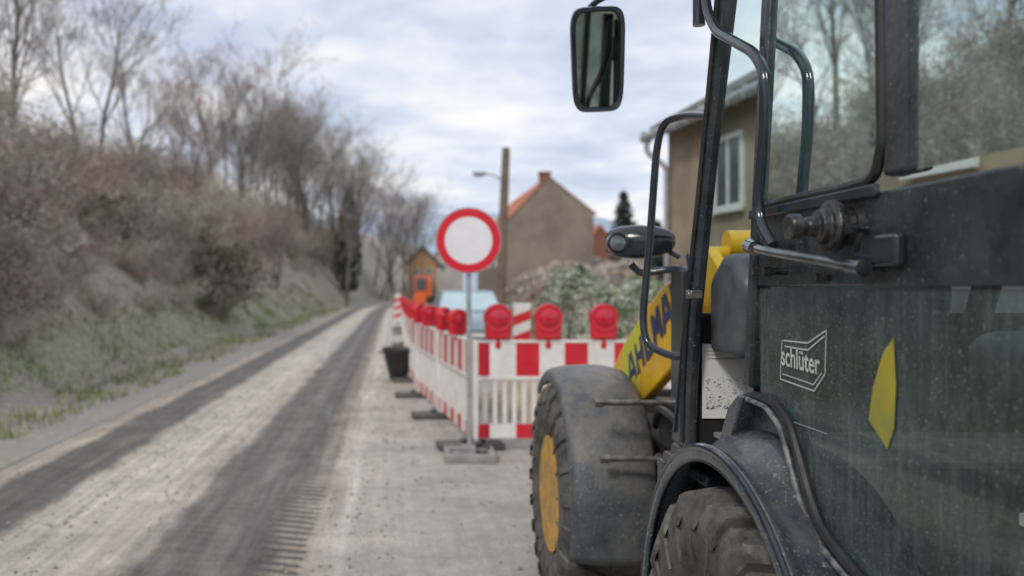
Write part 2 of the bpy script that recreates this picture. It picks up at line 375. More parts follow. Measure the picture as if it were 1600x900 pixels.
def make_tree(label,cat,group,h=9,multi=1,mt=twig,seedv=1,iv=False,name='bare_tree'):
    random.seed(seedv); tr=MB(); tw=MB()
    for k in range(multi):
        d=Vector((random.uniform(-.25,.25),random.uniform(-.25,.25),1)).normalized() if multi>1 else Vector((random.uniform(-.06,.06),0,1)).normalized()
        grow(tr,tw,Vector((random.uniform(-.2,.2)*multi,random.uniform(-.2,.2)*multi,-.3)),d,h*random.uniform(.8,1)*.82,.12 if multi==1 else .07,0,[int(12/(multi**.5)),6,5,3],4)
    root=empty(name,(0,0,0),label,cat,group)
    build(tr,'trunk',bark,root,recalc=False); 
    if iv:
        lf=MB()
        for i in range(2600):
            z=random.uniform(.5,h*.8); rr=.9*math.sin(PI*min(1,(z+.6)/(h*.85)))**.6*random.uniform(.3,1)
            a=random.uniform(0,2*PI); leafq(lf,Vector((rr*math.cos(a),rr*math.sin(a),z)),.11)
        build(lf,'ivy_crown',ivy,root,smooth=False,recalc=False)
    build(tw,'crown',mt,root,smooth=False,recalc=False)
    return root
def leafq(mb,p,s):
    a=rvec()*s; b=a.cross(rvec()).normalized()*s*.55
    mb.add([p-a,p-b,p+a,p+b],[(0,1,2,3)])
def make_shrub(label,group,mt,seedv,h=2.0,w=1.3,stems=46,leaves=900,ls=.05,name='bare_shrub'):
    random.seed(seedv); st=MB(); lf=MB()
    for i in range(stems):
        a=random.uniform(0,2*PI); rr=random.uniform(0,.35)*w
        p=Vector((rr*math.cos(a),rr*math.sin(a),-.2)); sp_=random.uniform(.1,.75)
        d=Vector((math.cos(a)*sp_,math.sin(a)*sp_,1)).normalized(); L=h*random.uniform(.55,1.1)
        pts=[p]
        for k in range(5):
            d=(d+rvec()*.22+Vector((math.cos(a),math.sin(a),-.35))*.1).normalized(); pts.append(pts[-1]+d*L/5)
        for k in range(5): ribbon(st,pts[k],pts[k+1]+(pts[k+1]-pts[k])*.25,.016*(1-.13*k))
        for k in range(14):
            j=random.randint(1,5); q=pts[j]; e=q+(rvec()+Vector((0,0,.35))).normalized()*random.uniform(.15,.5)
            ribbon(st,q,e,.010)
            for _ in range(2):
                e2=q.lerp(e,random.uniform(.4,1)); ribbon(st,e2,e2+rvec()*random.uniform(.1,.25),.008)
    for i in range(leaves):
        a=random.uniform(0,2*PI); z=random.uniform(.1,1)*h
        rr=w*random.uniform(.3,1)*math.sqrt(max(.05,1-(z/h-.45)**2*2.6))
        q=Vector((rr*math.cos(a),rr*math.sin(a),z*random.uniform(.8,1.05)))
        if noise.noise(q*1.7+Vector((seedv,0,0)))>-.12: leafq(lf,q,ls*random.uniform(.6,1.3))
    root=empty(name,(0,0,0),label,'shrub',group)
    build(st,'stems',mt if not name.startswith('leafy') else twig,root,smooth=False,recalc=False)
    if leaves: build(lf,'foliage',mt,root,smooth=False,recalc=False)
    return root
trees=[make_tree('tall leafless brown tree in the wood on top of the embankment','tree','bare trees on the embankment',9,1,twig,11),
       make_tree('leafless grey-twigged tree in the wood on top of the embankment','tree','grey bare trees on the embankment',9,1,twig2,12),
       make_tree('leafless many-stemmed tree in the wood on the embankment','tree','many-stemmed bare trees on the embankment',7.5,4,twig,13,name='many_stemmed_tree'),
       make_tree('leafless russet many-stemmed tree on the embankment slope','tree','russet bare trees on the embankment',6.5,3,sh_b,14,name='many_stemmed_tree')]
random.seed(99)
def ground(x,y): return Vector((x,y,hgt(x,y)))
# tree line: (x, y, height); the tops fall away towards the bend of the road
spots=[(-10.5,17,6.5),(-13,20,7.5),(-9.8,22,6),(-11.5,27,8),(-7.4,26,3.4),(-9,31,6.3),(-15,30,8.5),(-18,30,9.5),(-12,36,8.5),(-20,38,10),(-17,40,10),(-13.6,39,9),(-9.2,41,7.5),(-13,46,9.5),(-22,46,11),(-11,12.5,5.5),(-6.5,47,4.2)]
prof=[(330,75),(365,62),(395,75),(420,85),(445,92),(470,112),(495,132),(517,150),(538,170),(558,188),(578,208),(596,228),(612,250),(628,272),(642,290),(656,312)]
for px,py in prof:
    for rep in range(3 if px<480 else 2 if px<560 else 1):
        Y=random.uniform(55,78) if px<420 else random.uniform(72,96) if px<540 else random.uniform(100,128)
        p2=px+random.uniform(-12,12); x=(p2-CX)/F*Y; z=H+(CY-py)/F*Y*[1.0,.86,.72][rep]
        hh=z-hgt(x,Y)
        if hh<3: continue
        spots.append((x,Y,min(hh,15)))
used=set()
for i,(x,y,h) in enumerate(spots):
    k=[0,1,1,0,3,1,2,1][i%8]
    if h<6: k=[2,3][i%2]
    base=[9,9,7.5,6.5][k]
    loc=ground(x,y); rz=random.uniform(0,6.28); sc=h/base*random.uniform(.95,1.05)
    if k in used: copy_tree(trees[k],loc,rz,sc)
    else: trees[k].location=loc; trees[k].rotation_euler.z=rz; trees[k].scale=(sc,)*3; used.add(k)
t=make_tree('tall tree wrapped in dark ivy standing out in the far tree line','tree',None,9,1,twig,31,iv=True,name='ivy_clad_tree'); t.location=ground(-4.2,84); t.scale=(1.45,1.45,1.45)
shp=[make_shrub('leafless russet shrub in the thicket on the frosted embankment slope','russet shrubs on the embankment',sh_b,21,2.2,1.4,50,350,.04),
     make_shrub('grey-green frosted shrub in the thicket on the embankment slope','frosted shrubs on the embankment',sh_g,22,1.7,1.5,44,750,.045,name='frosted_shrub'),
     make_shrub('pale straw-coloured shrub in the thicket on the embankment slope','straw shrubs on the embankment',sh_t,23,1.5,1.3,48,500,.04,name='straw_shrub'),
     make_shrub('dark green leafy shrub in the thicket on the embankment slope','dark green shrubs on the embankment',sh_d,24,1.6,1.2,26,1200,.055,name='leafy_shrub')]
random.seed(5); first=[True]*4
for i in range(280):
    if i<205:
        y=9+ (i/205)**1.3*92+random.uniform(-1.5,1.5); u=random.choice([random.uniform(2.2,4.5),random.uniform(3.5,7),random.uniform(5,11)])
    elif i<240:
        y=random.uniform(7.0,16); u=random.uniform(2.0,5.5)
    else:
        y=random.uniform(10,42); u=random.uniform(1.7,3.6)
    x=-3.5+bend(y)-u-min(1.6,y/45)
    k=random.choices([0,1,2,3],[5,3.6,5,.8])[0]
    loc=ground(x,y); sc=random.uniform(.6,1.08)*(1+y/120); rz=random.uniform(0,6.28)
    if u<3.4: sc*=.62
    if first[k]: shp[k].location=loc; shp[k].scale=(sc,)*3; shp[k].rotation_euler.z=rz; first[k]=False
    else: copy_tree(shp[k],loc,rz,sc)
ds=make_shrub('rounded dark ivy-green bush bulging at the foot of the embankment',None,sh_d,41,2.1,1.25,30,3600,.06,name='leafy_bush')
ds.location=ground(-5.3,27); ds.scale=(1.15,1.3,1.2)
random.seed(3); g=MB()
for i in range(13000):
    y=6+random.random()**1.6*60; u=random.uniform(.25,3.1) ; x=-3.5+bend(y)-u
    if noise.noise(Vector((x*1.2,y*.7,2)))<-.22: continue
    p=ground(x,y); hh=random.uniform(.05,.18)
    ribbon(g,p,p+Vector((random.uniform(-.06,.06),random.uniform(-.06,.06),hh)),.012+y*.0006)
tag(build(g,'verge_grass',grassm,smooth=False,recalc=False),'short frosty grass along the verge left of the road','grass',kind='stuff')
g=MB(); random.seed(8)
for i in range(1500):
    if i<650: x=random.gauss(-3.45,.22); y=random.uniform(6,30)
    else: x=random.choice([random.gauss(-2.3,.15),random.gauss(-.35,.2),random.uniform(-.3,1.2),random.uniform(-2.2,-1.5)]); y=random.uniform(4.6,14)
    s=random.uniform(.005,.017); c=Vector((x,y,s*.4+(hgt(x,y) if x<-3.5 else 0)))
    vs=[c+Vector(q)*s*random.uniform(.7,1.3) for q in ((1,0,0),(0,1,0),(-1,0,0),(0,-1,0),(0,0,.8),(0,0,-.6))]
    g.add(vs,[(0,1,4),(1,2,4),(2,3,4),(3,0,4),(1,0,5),(2,1,5),(3,2,5),(0,3,5)])
tag(build(g,'gravel',stone,smooth=False,recalc=False),'scattered loose stones and clods on the road and its edges','gravel',kind='stuff')

def dense_bush(label,loc,rx,ry,h,n,mt,ls,seedv,name='frosted_hedge_bush',cat='bush'):
    random.seed(seedv); lf=MB(); st=MB()
    for i in range(n):
        a=random.uniform(0,2*PI); z=random.random(); rr=math.sqrt(max(0,1-(z*1.02)**3.0))*random.uniform(.55,1)**.5 if z*1.02<1 else 0
        q=Vector((rr*rx*math.cos(a),rr*ry*math.sin(a),z*h))
        q+=Vector((noise.noise(q*2.1+Vector((seedv,0,0))),noise.noise(q*2.1+Vector((0,seedv,0))),noise.noise(q*2.1)))*.28
        leafq(lf,q,ls*random.uniform(.6,1.4))
    for i in range(30):
        a=random.uniform(0,2*PI); q=Vector((rx*.5*math.cos(a)*random.random(),ry*.5*math.sin(a),0)); e=Vector((rx*.9*math.cos(a),ry*.9*math.sin(a),h*random.uniform(.5,1.1)))
        st.tube([q,q.lerp(e,.5)+Vector((0,0,.15)),e],[.02,.012,.004],n=4)
    r=empty(name,(0,0,0),label,cat); build(st,'stems',twig,r,recalc=False); build(lf,'foliage',mt,r,smooth=False,recalc=False); r.location=loc; return r
dense_bush('wide frosted grey-green bush behind the front barrier',(3.3,16,0),1.0,.9,1.95,11000,frost,.036,51)
dense_bush('frosted green bush partly behind the loader cab',(4.3,15.4,0),.8,.8,1.75,8000,frost,.036,52)
dense_bush('pale straw-coloured bush in front of the grey-brown house',(6.3,33,0),2.4,1.2,2.5,5200,sh_t,.08,53,'straw_bush')
dense_bush('low brownish bush beside the wooden utility pole',(4.8,29,0),1.0,1.0,1.5,2800,sh_b,.06,54,'russet_bush')
dense_bush('pale brown bush mass right of the grey-brown house',(13.4,52,0),3.0,1.5,3.2,4800,sh_t,.11,55,'straw_bush')
dense_bush('grey-brown roadside bush in front of the ochre house',(2.9,88,0),1.3,1.2,2.8,2500,twig2,.13,56,'roadside_bush')
def spruce_tree(label,loc,h,w):
    random.seed(int(h*10)); tr=MB(); cr=MB(); tr.tube([(0,0,0),(0,0,h)],[.18,.02],n=6)
    for k in range(34):
        z=h*(.1+.88*k/34); L=w*(1-(k/34))**.8+.12
        for j in range(9):
            a=random.uniform(0,2*PI); e=Vector((math.cos(a)*L,math.sin(a)*L,z-.12*L-random.uniform(0,.2))); s=Vector((0,0,z))
            for q in range(9):
                t=(q+1)/9; leafq(cr,s.lerp(e,t)+rvec()*.1,.17)
    r=empty('spruce_tree',(0,0,0),label,'tree'); build(tr,'trunk',bark,r); build(cr,'crown',spruce,r,smooth=False,recalc=False); r.location=loc
spruce_tree('dark conical spruce right of the grey-brown house',(18.0,70,0),9.4,1.9)
spruce_tree('smaller dark conifer near the tan house corner',(15.2,52,0),5.6,1.2)
bt=copy_tree(trees[1],(18.5,64,0),1.1,.75,'leafless tree behind the loader headlight near the tan house'); 
if 'group' in bt: del bt['group']
bt=copy_tree(trees[0],(11.2,14.2,0),2.1,.95,'tall leafless tree rising behind the roof of the tan house')
if 'group' in bt: del bt['group']

# ---------------------------------------------------------------- buildings
def win(mb_parent,face,c,w,h,fm=wframe):
    x,y,z=c; f=MB(); p=MB(); t=.05
    bars=((-w/2,w/2,h/2-.08,h/2),(-w/2,w/2,-h/2,-h/2+.08),(-w/2,-w/2+.08,-h/2+.08,h/2-.08),(w/2-.08,w/2,-h/2+.08,h/2-.08),(-.025,.025,-h/2+.08,h/2-.08))
    if face=='W':
        for (a,b,c0,d) in bars: f.box(x-t,x+.02,y+a,y+b,z+c0,z+d)
        f.box(x-.12,x-t-.003,y-w/2-.06,y+w/2+.06,z-h/2-.05,z-h/2-.003)
        p.box(x-.02,x-.01,y-w/2+.05,y+w/2-.05,z-h/2+.05,z+h/2-.05)
    else:
        for (a,b,c0,d) in bars: f.box(x+a,x+b,y-t,y+.02,z+c0,z+d)
        p.box(x-w/2+.05,x+w/2-.05,y-.02,y-.01,z-h/2+.05,z+h/2-.05)
    o=build(f,'window',fm,mb_parent,smooth=False); build(p,'pane',wpane,o,smooth=False)
def house(name,label,x0,x1,y0,y1,ze,zr,wm,rm,over=.35,wins=(),chim=None,zel=None,th=.16):
    zel=zel or ze; xm=(x0+x1)/2
    r=empty(name,((x0+x1)/2,(y0+y1)/2,0),label,'house')
    w=MB(); w.prism([(x0,y0,-.02),(x1,y0,-.02),(x1,y0,ze),(xm,y0,zr),(x0,y0,zel)],(0,y1-y0,0)); build(w,'wall',wm,r,smooth=False)
    f=MB()
    for s,zz in ((-1,zel),(1,ze)):
        xe=x0 if s<0 else x1; sl=(zr-zz)/(xm-xe)
        X=xe+s*over; zo=zz-abs(sl)*over
        f.prism([(X,y0-over*.5,zo+.04),(xm,y0-over*.5,zr+.04),(xm,y0-over*.5,zr+.04+th),(X,y0-over*.5,zo+.04+th)],(0,y1-y0+over,0))
    ro=build(f,'roof',rm,r,smooth=False)
    if chim:
        c=MB(); cx,cy,hh=chim; c.box(cx-.35,cx+.35,cy-.35,cy+.35,zr-1.2,zr+hh); c.box(cx-.42,cx+.42,cy-.42,cy+.42,zr+hh+.002,zr+hh+.14); build(c,'chimney',brick,ro,smooth=False)
    for q in wins: win(r,*q)
    return r
rh=house('rendered_house','large tan rendered house on the right, seen past the loader cab',5.1,12.5,5.5,16.8,4.55,6.6,stucco,slate,.3,
   [('W',(5.1,14.3,3.40),1.0,1.2),('W',(5.1,11.9,3.40),1.0,1.2),('W',(5.1,9.4,3.40),1.0,1.2),('W',(5.1,7.2,3.40),1.0,1.2),('W',(5.1,10.6,1.35),.95,1.2),('W',(5.1,13.4,1.35),.95,1.2),('S',(7.2,5.5,3.3),1,1.2),('S',(9.8,5.5,3.3),1,1.2)],chim=(8.8,9,.9))
g=MB(); g.tube([(4.72,5.1,4.38),(4.72,17.05,4.38)],.085,n=12); 
for i in range(24): g.box(4.63,4.81,5.4+i*.5,5.43+i*.5,4.285,4.49)
build(g,'gutter',galv,rh)
g=MB(); g.tube(fillet([(4.72,16.9,4.33),(4.72,16.9,4.1),(5.03,16.7,3.8),(5.03,16.7,0)],.12),.05,n=10); build(g,'downpipe',galv,rh)
g=MB(); g.box(5.06,5.099,5.4,16.9,0,1.9); build(g,'plinth',mk('lilac_stone_plinth',(.27,.23,.24),(.19,.165,.17),rough=.95,scale=2,bump=.5,bscale=10),rh,smooth=False)
cw=Vector((5.15,16.8,0)); cl=Vector((5.1,16.8,0))-rh.location; rh.rotation_euler.z=R(5); rh.location=cw-Matrix.Rotation(R(5),3,'Z')@cl
house('gabled_house','grey-brown gabled house with orange tiled roof and chimney beyond the sign',7.3,13.4,60,78,6.6,9.0,stucco2,tile,.2,
   [('W',(7.3,64,3.6),.9,1.1),('W',(7.3,68,3.6),.9,1.1)],chim=(10.35,61.4,.35),zel=5.7,th=.05)
house('ochre_house','small ochre house at the end of the road below the trees',1.7,4.9,102,109,4.4,6.0,ochre,slate,.5,[('S',(2.5,102,3.4),.7,.9),('S',(4.0,102,3.4),.7,.9)],th=.4)
house('distant_house','distant pale house with dark roof beside the ochre house',5.6,9.3,120,128,6.0,8.4,pale,slate,.4,[('S',(6.6,120,4.3),.8,1.1),('S',(8.3,120,4.3),.8,1.1)])
house('red_roofed_house','low house with reddish roof behind the bushes right of the gabled house',16.6,19.4,78,86,5.0,6.9,brick,tile,.3,[('S',(17.6,78,3.6),.8,1.1)])
g=MB(); g.box(3.9,9.2,24.0,24.25,0,1.25); w=build(g,'garden_wall',pale,smooth=False,bevel=.02); tag(w,'low pale garden wall behind the parked car','wall')
g=MB(); g.box(3.85,9.25,23.95,24.3,1.252,1.32); build(g,'coping',slate,w,smooth=False)

up=empty('utility_pole',(3.95,32,0),'leaning wooden utility pole with a street lamp arm behind the sign','pole')
g=MB(); g.tube([(3.80,32,0),(3.88,32,3),(4.02,32,6.55)],[.19,.17,.14],n=14); build(g,'pole',wood,up)
g=MB(); g.tube(crom([(4.0,32,5.3),(3.6,31.9,5.55),(3.25,31.8,5.62)]),.03,n=8); a=build(g,'lamp_arm',galv,up)
g=MB(); g.box(2.8,3.3,31.7,31.92,5.56,5.68); g.box(2.86,3.2,31.73,31.89,5.50,5.558); build(g,'lamp_head',galv,a,bevel=.03)

# ---------------------------------------------------------------- parked car
car=empty('parked_car',(1.88,21,0),'silver-blue parked car facing the camera behind the barriers','car')
def cp(x,y,z): return (1.88+x*1.05,21+y,z*1.04)
g=MB(); prof=[(0,.28),(-.02,.5),(.06,.66),(.25,.76),(1.1,.92),(3.95,.97),(4.2,.85),(4.22,.3)]
rows=[]
for x,sx,sz in ((-.86,.10,.05),(-.80,.02,0),(-.4,0,.02),(0,-.03,.03),(.4,0,.02),(.80,.02,0),(.86,.10,.05)):
    rows.append([cp(x,y+(sx if y<2 else -sx),z-(sz if abs(x)>.7 and z>.4 else -sz if abs(x)<.7 and z>.6 else 0)) for y,z in prof])
g.grid(rows); n=len(prof)
g.add([p for p in rows[0]],[tuple(range(n))]); g.add([p for p in rows[-1]],[tuple(range(n))])
build(g,'body',carp,car)
g=MB(); g.hexa([cp(-.78,.98,.9),cp(.78,.98,.9),cp(.78,3.95,.93),cp(-.78,3.95,.93),cp(-.62,1.75,1.42),cp(.62,1.75,1.42),cp(.62,3.1,1.43),cp(-.62,3.1,1.43)]); build(g,'cabin',carp,car,bevel=.07,seg=3)
g=MB(); g.add([cp(-.72,1.07,.97),cp(.72,1.07,.97),cp(.59,1.66,1.375),cp(-.59,1.66,1.375)],[(0,1,2,3)]); build(g,'windscreen',carg,car)
for s in (-1,1):
    g=MB(); g.add([cp(s*.79,1.25,.98),cp(s*.79,3.6,1.0),cp(s*.65,3.0,1.36),cp(s*.65,1.82,1.36)],[(0,1,2,3)]); build(g,'side_window',carg,car)
    g=MB(); g.hexa([cp(s*.5,.01,.54),cp(s*.8,.09,.56),cp(s*.8,.2,.56),cp(s*.5,.15,.54),cp(s*.48,.06,.67),cp(s*.79,.17,.71),cp(s*.79,.26,.71),cp(s*.48,.2,.67)]); build(g,'headlight',lampg,car,bevel=.02)
    g=MB(); g.box(*sorted((1.88+s*.88,1.88+s*1.06)),22.15,22.27,.98,1.12); build(g,'door_mirror',carp,car,bevel=.04)
    for yy in (.75,3.4):
        g=MB(); g.lathe([(-.1,.2),(-.1,.3),(-.06,.32),(.06,.32),(.1,.3),(.1,.2)],cp(s*.8,yy,.307),'X',24); wq=build(g,'wheel',rubber,car)
        g=MB(); g.lathe([(-.112,.0),(-.112,.19),(.112,.19),(.112,0)],cp(s*.8,yy,.307),'X',20); build(g,'rim',chrome,wq)
g=MB(); g.box(1.43,2.33,20.935,20.99,.36,.54); build(g,'grille',dark,car,bevel=.01)
g=MB(); g.box(1.63,2.13,20.9,20.932,.40,.50); build(g,'number_plate',white,car)

# ---------------------------------------------------------------- barriers
BR=[(.045,.15,1),(.15,.40,0),(.40,.62,1),(.62,.86,0),(.86,1.08,1),(1.08,1.33,0),(1.33,1.56,1),(1.56,1.83,0),(1.83,1.955,1)]
bar=empty('barrier_panel',(0,0,0),'front red and white barrier panel facing the camera behind the loader','barrier')
g=MB(); g.box(0,.042,-.03,.03,.08,1.06); g.box(1.958,2.0,-.03,.03,.08,1.06); g.box(.043,1.957,-.026,.026,1.03,1.056); g.box(.043,1.957,-.026,.026,.675,.715); build(g,'frame',white,bar,bevel=.008)
g=MB()
for a,b,c in BR: g.cm=c; g.box(a,b,-.018,.018,.716,1.029)
build(g,'striped_board',[white,red],bar,smooth=False)
g=MB(); x=.09
while x<1.95: g.box(x,x+.04,-.012,.012,.262,.674); x+=.092
build(g,'lattice',white,bar,bevel=.004)
g=MB()
for a,b,c in BR: g.cm=c; g.box(a,b,-.022,.022,.13,.26)
build(g,'bottom_rail',[white,red],bar,smooth=False)
g=MB(); g.prism([(-.11,-.32,0),(.15,-.32,0),(.15,.32,0),(-.11,.32,0)],(0,0,.07)); g.box(-.04,.08,-.1,.1,.071,.11); build(g,'foot',footm,bar,bevel=.02)
bar.location=(.76,8.5,0)
defs=[((.74,8.62),95.5,'first side barrier panel running away from the corner by the sign'),
      ((.54,10.66),95.5,'second side barrier panel from the corner by the sign'),
      ((.34,12.7),91.5,'third side barrier panel from the corner by the sign'),
      ((.29,14.75),90.5,'fourth side barrier panel from the corner by the sign'),
      ((.27,16.8),90,'fifth side barrier panel from the corner, beside the parked car'),
      ((.27,18.9),90,'sixth side barrier panel from the corner, well behind the black tub'),
      ((.27,24),90,'far barrier panel left of the parked car, nearer of two'),
      ((.30,30),89,'farthest barrier panel near the orange machine')]
for (x,y),a,l in defs: copy_tree(bar,(x,y,0),R(a),1,l,'barrier panels along the side of the site')
copy_tree(bar,(2.80,8.52,0),0,1,'barrier panel continuing the front row behind the loader')
lamp=empty('warning_lamp',(0,0,0),'','warning lamp','red warning lamps on the barriers')
g=MB(); g.prism([(-.115,-.05,0),(.115,-.05,0),(.125,-.05,.15),(-.125,-.05,.15)],(0,.1,0)); g.box(-.03,.03,-.03,.03,-.09,-.002); build(g,'housing',red,lamp,bevel=.02,seg=3)
g=MB(); g.lathe([(-.055,.10),(-.062,.125),(-.03,.135),(.03,.135),(.062,.125),(.055,.10)],(0,0,.205),'Y',36); build(g,'lens_ring',red,lamp)
for s in (-1,1):
    g=MB(); g.lathe([(s*.050,.098),(s*.066,.092),(s*.070,.075),(s*.084,.05),(s*.09,.005)],(0,0,.205),'Y',32); build(g,'lens',redlens,lamp)
LP=[(.99,8.5,0,'left lamp of the three on the front barrier'),(1.465,8.5,0,'middle lamp of the three on the front barrier'),(1.99,8.5,0,'right lamp of the three on the front barrier'),
    (.665,9.35,35,'nearest lamp on the side barriers, just left of the sign post'),(.575,10.35,50,'second nearest lamp on the side barriers'),(.455,11.5,25,'third nearest lamp on the side barriers'),(.36,12.6,45,'fourth nearest lamp on the side barriers'),(.315,14.2,10,'fifth nearest lamp on the side barriers'),(.285,16,15,'sixth nearest lamp on the side barriers'),(.27,18.2,15,'seventh nearest lamp on the side barriers'),(.27,24.6,0,'above the far barrier left of the parked car'),(2.47,8.5,0,'seen between the yellow arm and the cab')]
for i,(x,y,a,l) in enumerate(LP):
    l='round red warning lamp, '+l
    if i==0: lamp.location=(x,y,1.062); lamp['label']=l
    else: copy_tree(lamp,(x,y,1.062),R(a),.8 if 2<i<11 else 1,l)
def board(x,y,label):
    r=empty('marker_board',(x,y,0),label,'marker board')
    g=MB()
    for k in range(7):
        z0=.32+k*.145; g.cm=k%2; g.hexa([(x-.125,y-.02,z0+(0 if k==0 else -.05)),(x+.125,y-.02,z0+(0 if k==0 else .05)),(x+.125,y+.02,z0+(0 if k==0 else .05)),(x-.125,y+.02,z0+(0 if k==0 else -.05)),
             (x-.125,y-.02,z0+.145+(0 if k==6 else -.05)),(x+.125,y-.02,z0+.145+(0 if k==6 else .05)),(x+.125,y+.02,z0+.145+(0 if k==6 else .05)),(x-.125,y+.02,z0+.145+(0 if k==6 else -.05))])
    build(g,'board',[white,red],r,smooth=False)
    g=MB(); g.box(x-.03,x+.03,y-.015,y+.015,.1,.318); build(g,'post',galv,r)
    g=MB(); g.box(x-.2,x+.2,y-.35,y+.35,0,.1); build(g,'foot',footm,r,bevel=.02)
board(1.86,13.0,'upright red and white marker board behind the left front lamp, near the car')
board(.15,33,'far upright red and white marker board at the road edge')

# prohibition sign
sg=empty('road_sign',(.685,8.2,0),'round no-entry-for-vehicles sign with red ring on a grey post','road sign')
g=MB(); g.lathe([(-.008,0.0001),(-.008,.222),(.0,.222),(.0,.0001)],(.685,8.2,1.985),'Y',64); build(g,'sign_face',signwhite,sg)
g=MB(); g.lathe([(-.010,.218),(-.010,.292),(-.004,.292),(-.004,.218)],(.685,8.2,1.985),'Y',64)
g.f=g.f[:-2]; g.m=g.m[:-2]; build(g,'red_ring',signred,sg)
g=MB(); g.lathe([(.001,.0001),(-.006,.286),(-.006,.303),(.012,.303),(.012,.0001)],(.685,8.2,1.985),'Y',64); build(g,'sign_plate',galv,sg)
g=MB(); g.tube([(.700,8.235,.04),(.686,8.235,2.2)],.022,n=14); build(g,'post',galv,sg)
g=MB(); g.box(.655,.72,8.2,8.262,2.05,2.09); g.box(.655,.72,8.2,8.262,1.85,1.89); build(g,'clamp',galv,sg,bevel=.004)
g=MB(); Mx=Matrix.Translation((.69,8.16,0))@Matrix.Rotation(R(-2),4,'Z')
g.box(-.23,.23,-.25,-.16,0,.07,Mx); g.box(-.23,.23,.16,.25,0,.07,Mx); g.box(-.23,-.17,-.159,.159,0,.07,Mx); g.box(.17,.23,-.159,.159,0,.07,Mx); g.box(-.169,.169,-.159,.159,0,.035,Mx); g.box(-.06,.06,-.06,.13,.036,.11,Mx)
build(g,'base_plate',footl,sg,bevel=.01)
tb=empty('plastic_tub',(.08,15.0,0),'black tapered plastic tub on the road left of the barriers','tub')
g=MB(); k=24; rows=[]
for (z,w,d) in ((.02,.13,.2),(0.05,.15,.22),(.5,.26,.36),(.52,.285,.385),(.545,.285,.385),(.545,.25,.35),(.08,.14,.2)):
    rows.append([(.08+w*math.copysign(abs(math.cos(a))**.5,math.cos(a)),15+d*math.copysign(abs(math.sin(a))**.5,math.sin(a)),z) for a in [2*PI*j/k for j in range(k+1)]])
g.grid(rows); g.add(rows[0][:-1],[tuple(range(k))]); g.add(rows[-1][:-1],[tuple(range(k))]); build(g,'body',tub,tb,smooth=True)
for s in (-1,1):
    g=MB(); g.tube(fillet([(.08+s*.27,14.9,.47),(.08+s*.32,14.9,.47),(.08+s*.32,15.1,.47),(.08+s*.27,15.1,.47)],.03),.012,n=8); build(g,'handle',tub,tb)
g=MB(); rows=[]
for j in range(26):
    r_=[]
    for i in range(30):
        x=1.0+i*.14; y=9.6+j*.18; e=max(0,1-((x-3.0)/1.9)**2-((y-11.6)/2.0)**2)
        r_.append((x,y,-.01+.75*e**.8+ (.16*noise.noise(Vector((x*2.2,y*2.2,0)))+.07*noise.noise(Vector((x*6,y*6,1))))*min(1,e*3)))
    rows.append(r_)
g.grid(rows); struct(build(g,'soil_heap',soil))
random.seed(17)
for i in range(16):
    x=random.uniform(1.9,3.2); y=random.uniform(10.4,12.2); e=max(0,1-((x-3.0)/1.9)**2-((y-11.6)/2.0)**2); s=random.uniform(.09,.2)
    bm=bmesh.new(); bmesh.ops.create_icosphere(bm,subdivisions=2,radius=s)
    for v in bm.verts: v.co*=1+.45*noise.noise(v.co*6+Vector((i*3,0,0))); v.co.z*=.75
    me=bpy.data.meshes.new('stone'); bm.to_mesh(me); bm.free(); me.materials.append(stone)
    o=bpy.data.objects.new('stone',me); COL.objects.link(o); o.location=(x,y,.78*e**.8+s*.3); tag(o,'rough grey-green stone on the soil heap behind the front barrier','stone','stones on the soil heap')
ex=empty('compact_excavator',(1.6,46,0),'small orange construction machine on the road beyond the barriers','excavator')
for s in (-1,1):
    g=MB(); g.prism(fillet([(1.6+s*.55-.14,45,.0),(1.6+s*.55-.14,45,.42),(1.6+s*.55-.14,47,.42),(1.6+s*.55-.14,47,.0),(1.6+s*.55-.14,45,.0)],.15)[:-1],(.28,0,0)); build(g,'track',dark,ex)
g=MB(); g.box(1.0,2.2,45.4,46.9,.5,1.15); build(g,'body',orange,ex,bevel=.1,seg=3)
g=MB(); g.box(1.05,1.85,45.6,46.5,1.152,2.35); cb_=build(g,'cab',orange,ex,bevel=.05)
g=MB(); g.box(1.12,1.78,45.585,45.598,1.35,2.22); build(g,'cab_window',wpane,cb_)
g=MB(); g.tube([(2.0,45.5,1.0),(2.0,44.6,2.35),(2.0,43.9,1.9),(2.0,43.8,1.0)],[.13,.11,.1,.08],n=6); build(g,'digging_arm',orange,ex)
g=MB(); g.prism([(1.75,43.6,1.0),(1.75,44.1,1.0),(1.75,44.0,.55),(1.75,43.6,.6)],(.5,0,0)); build(g,'bucket',dark,ex)
ex.location=(1.95,60,0)

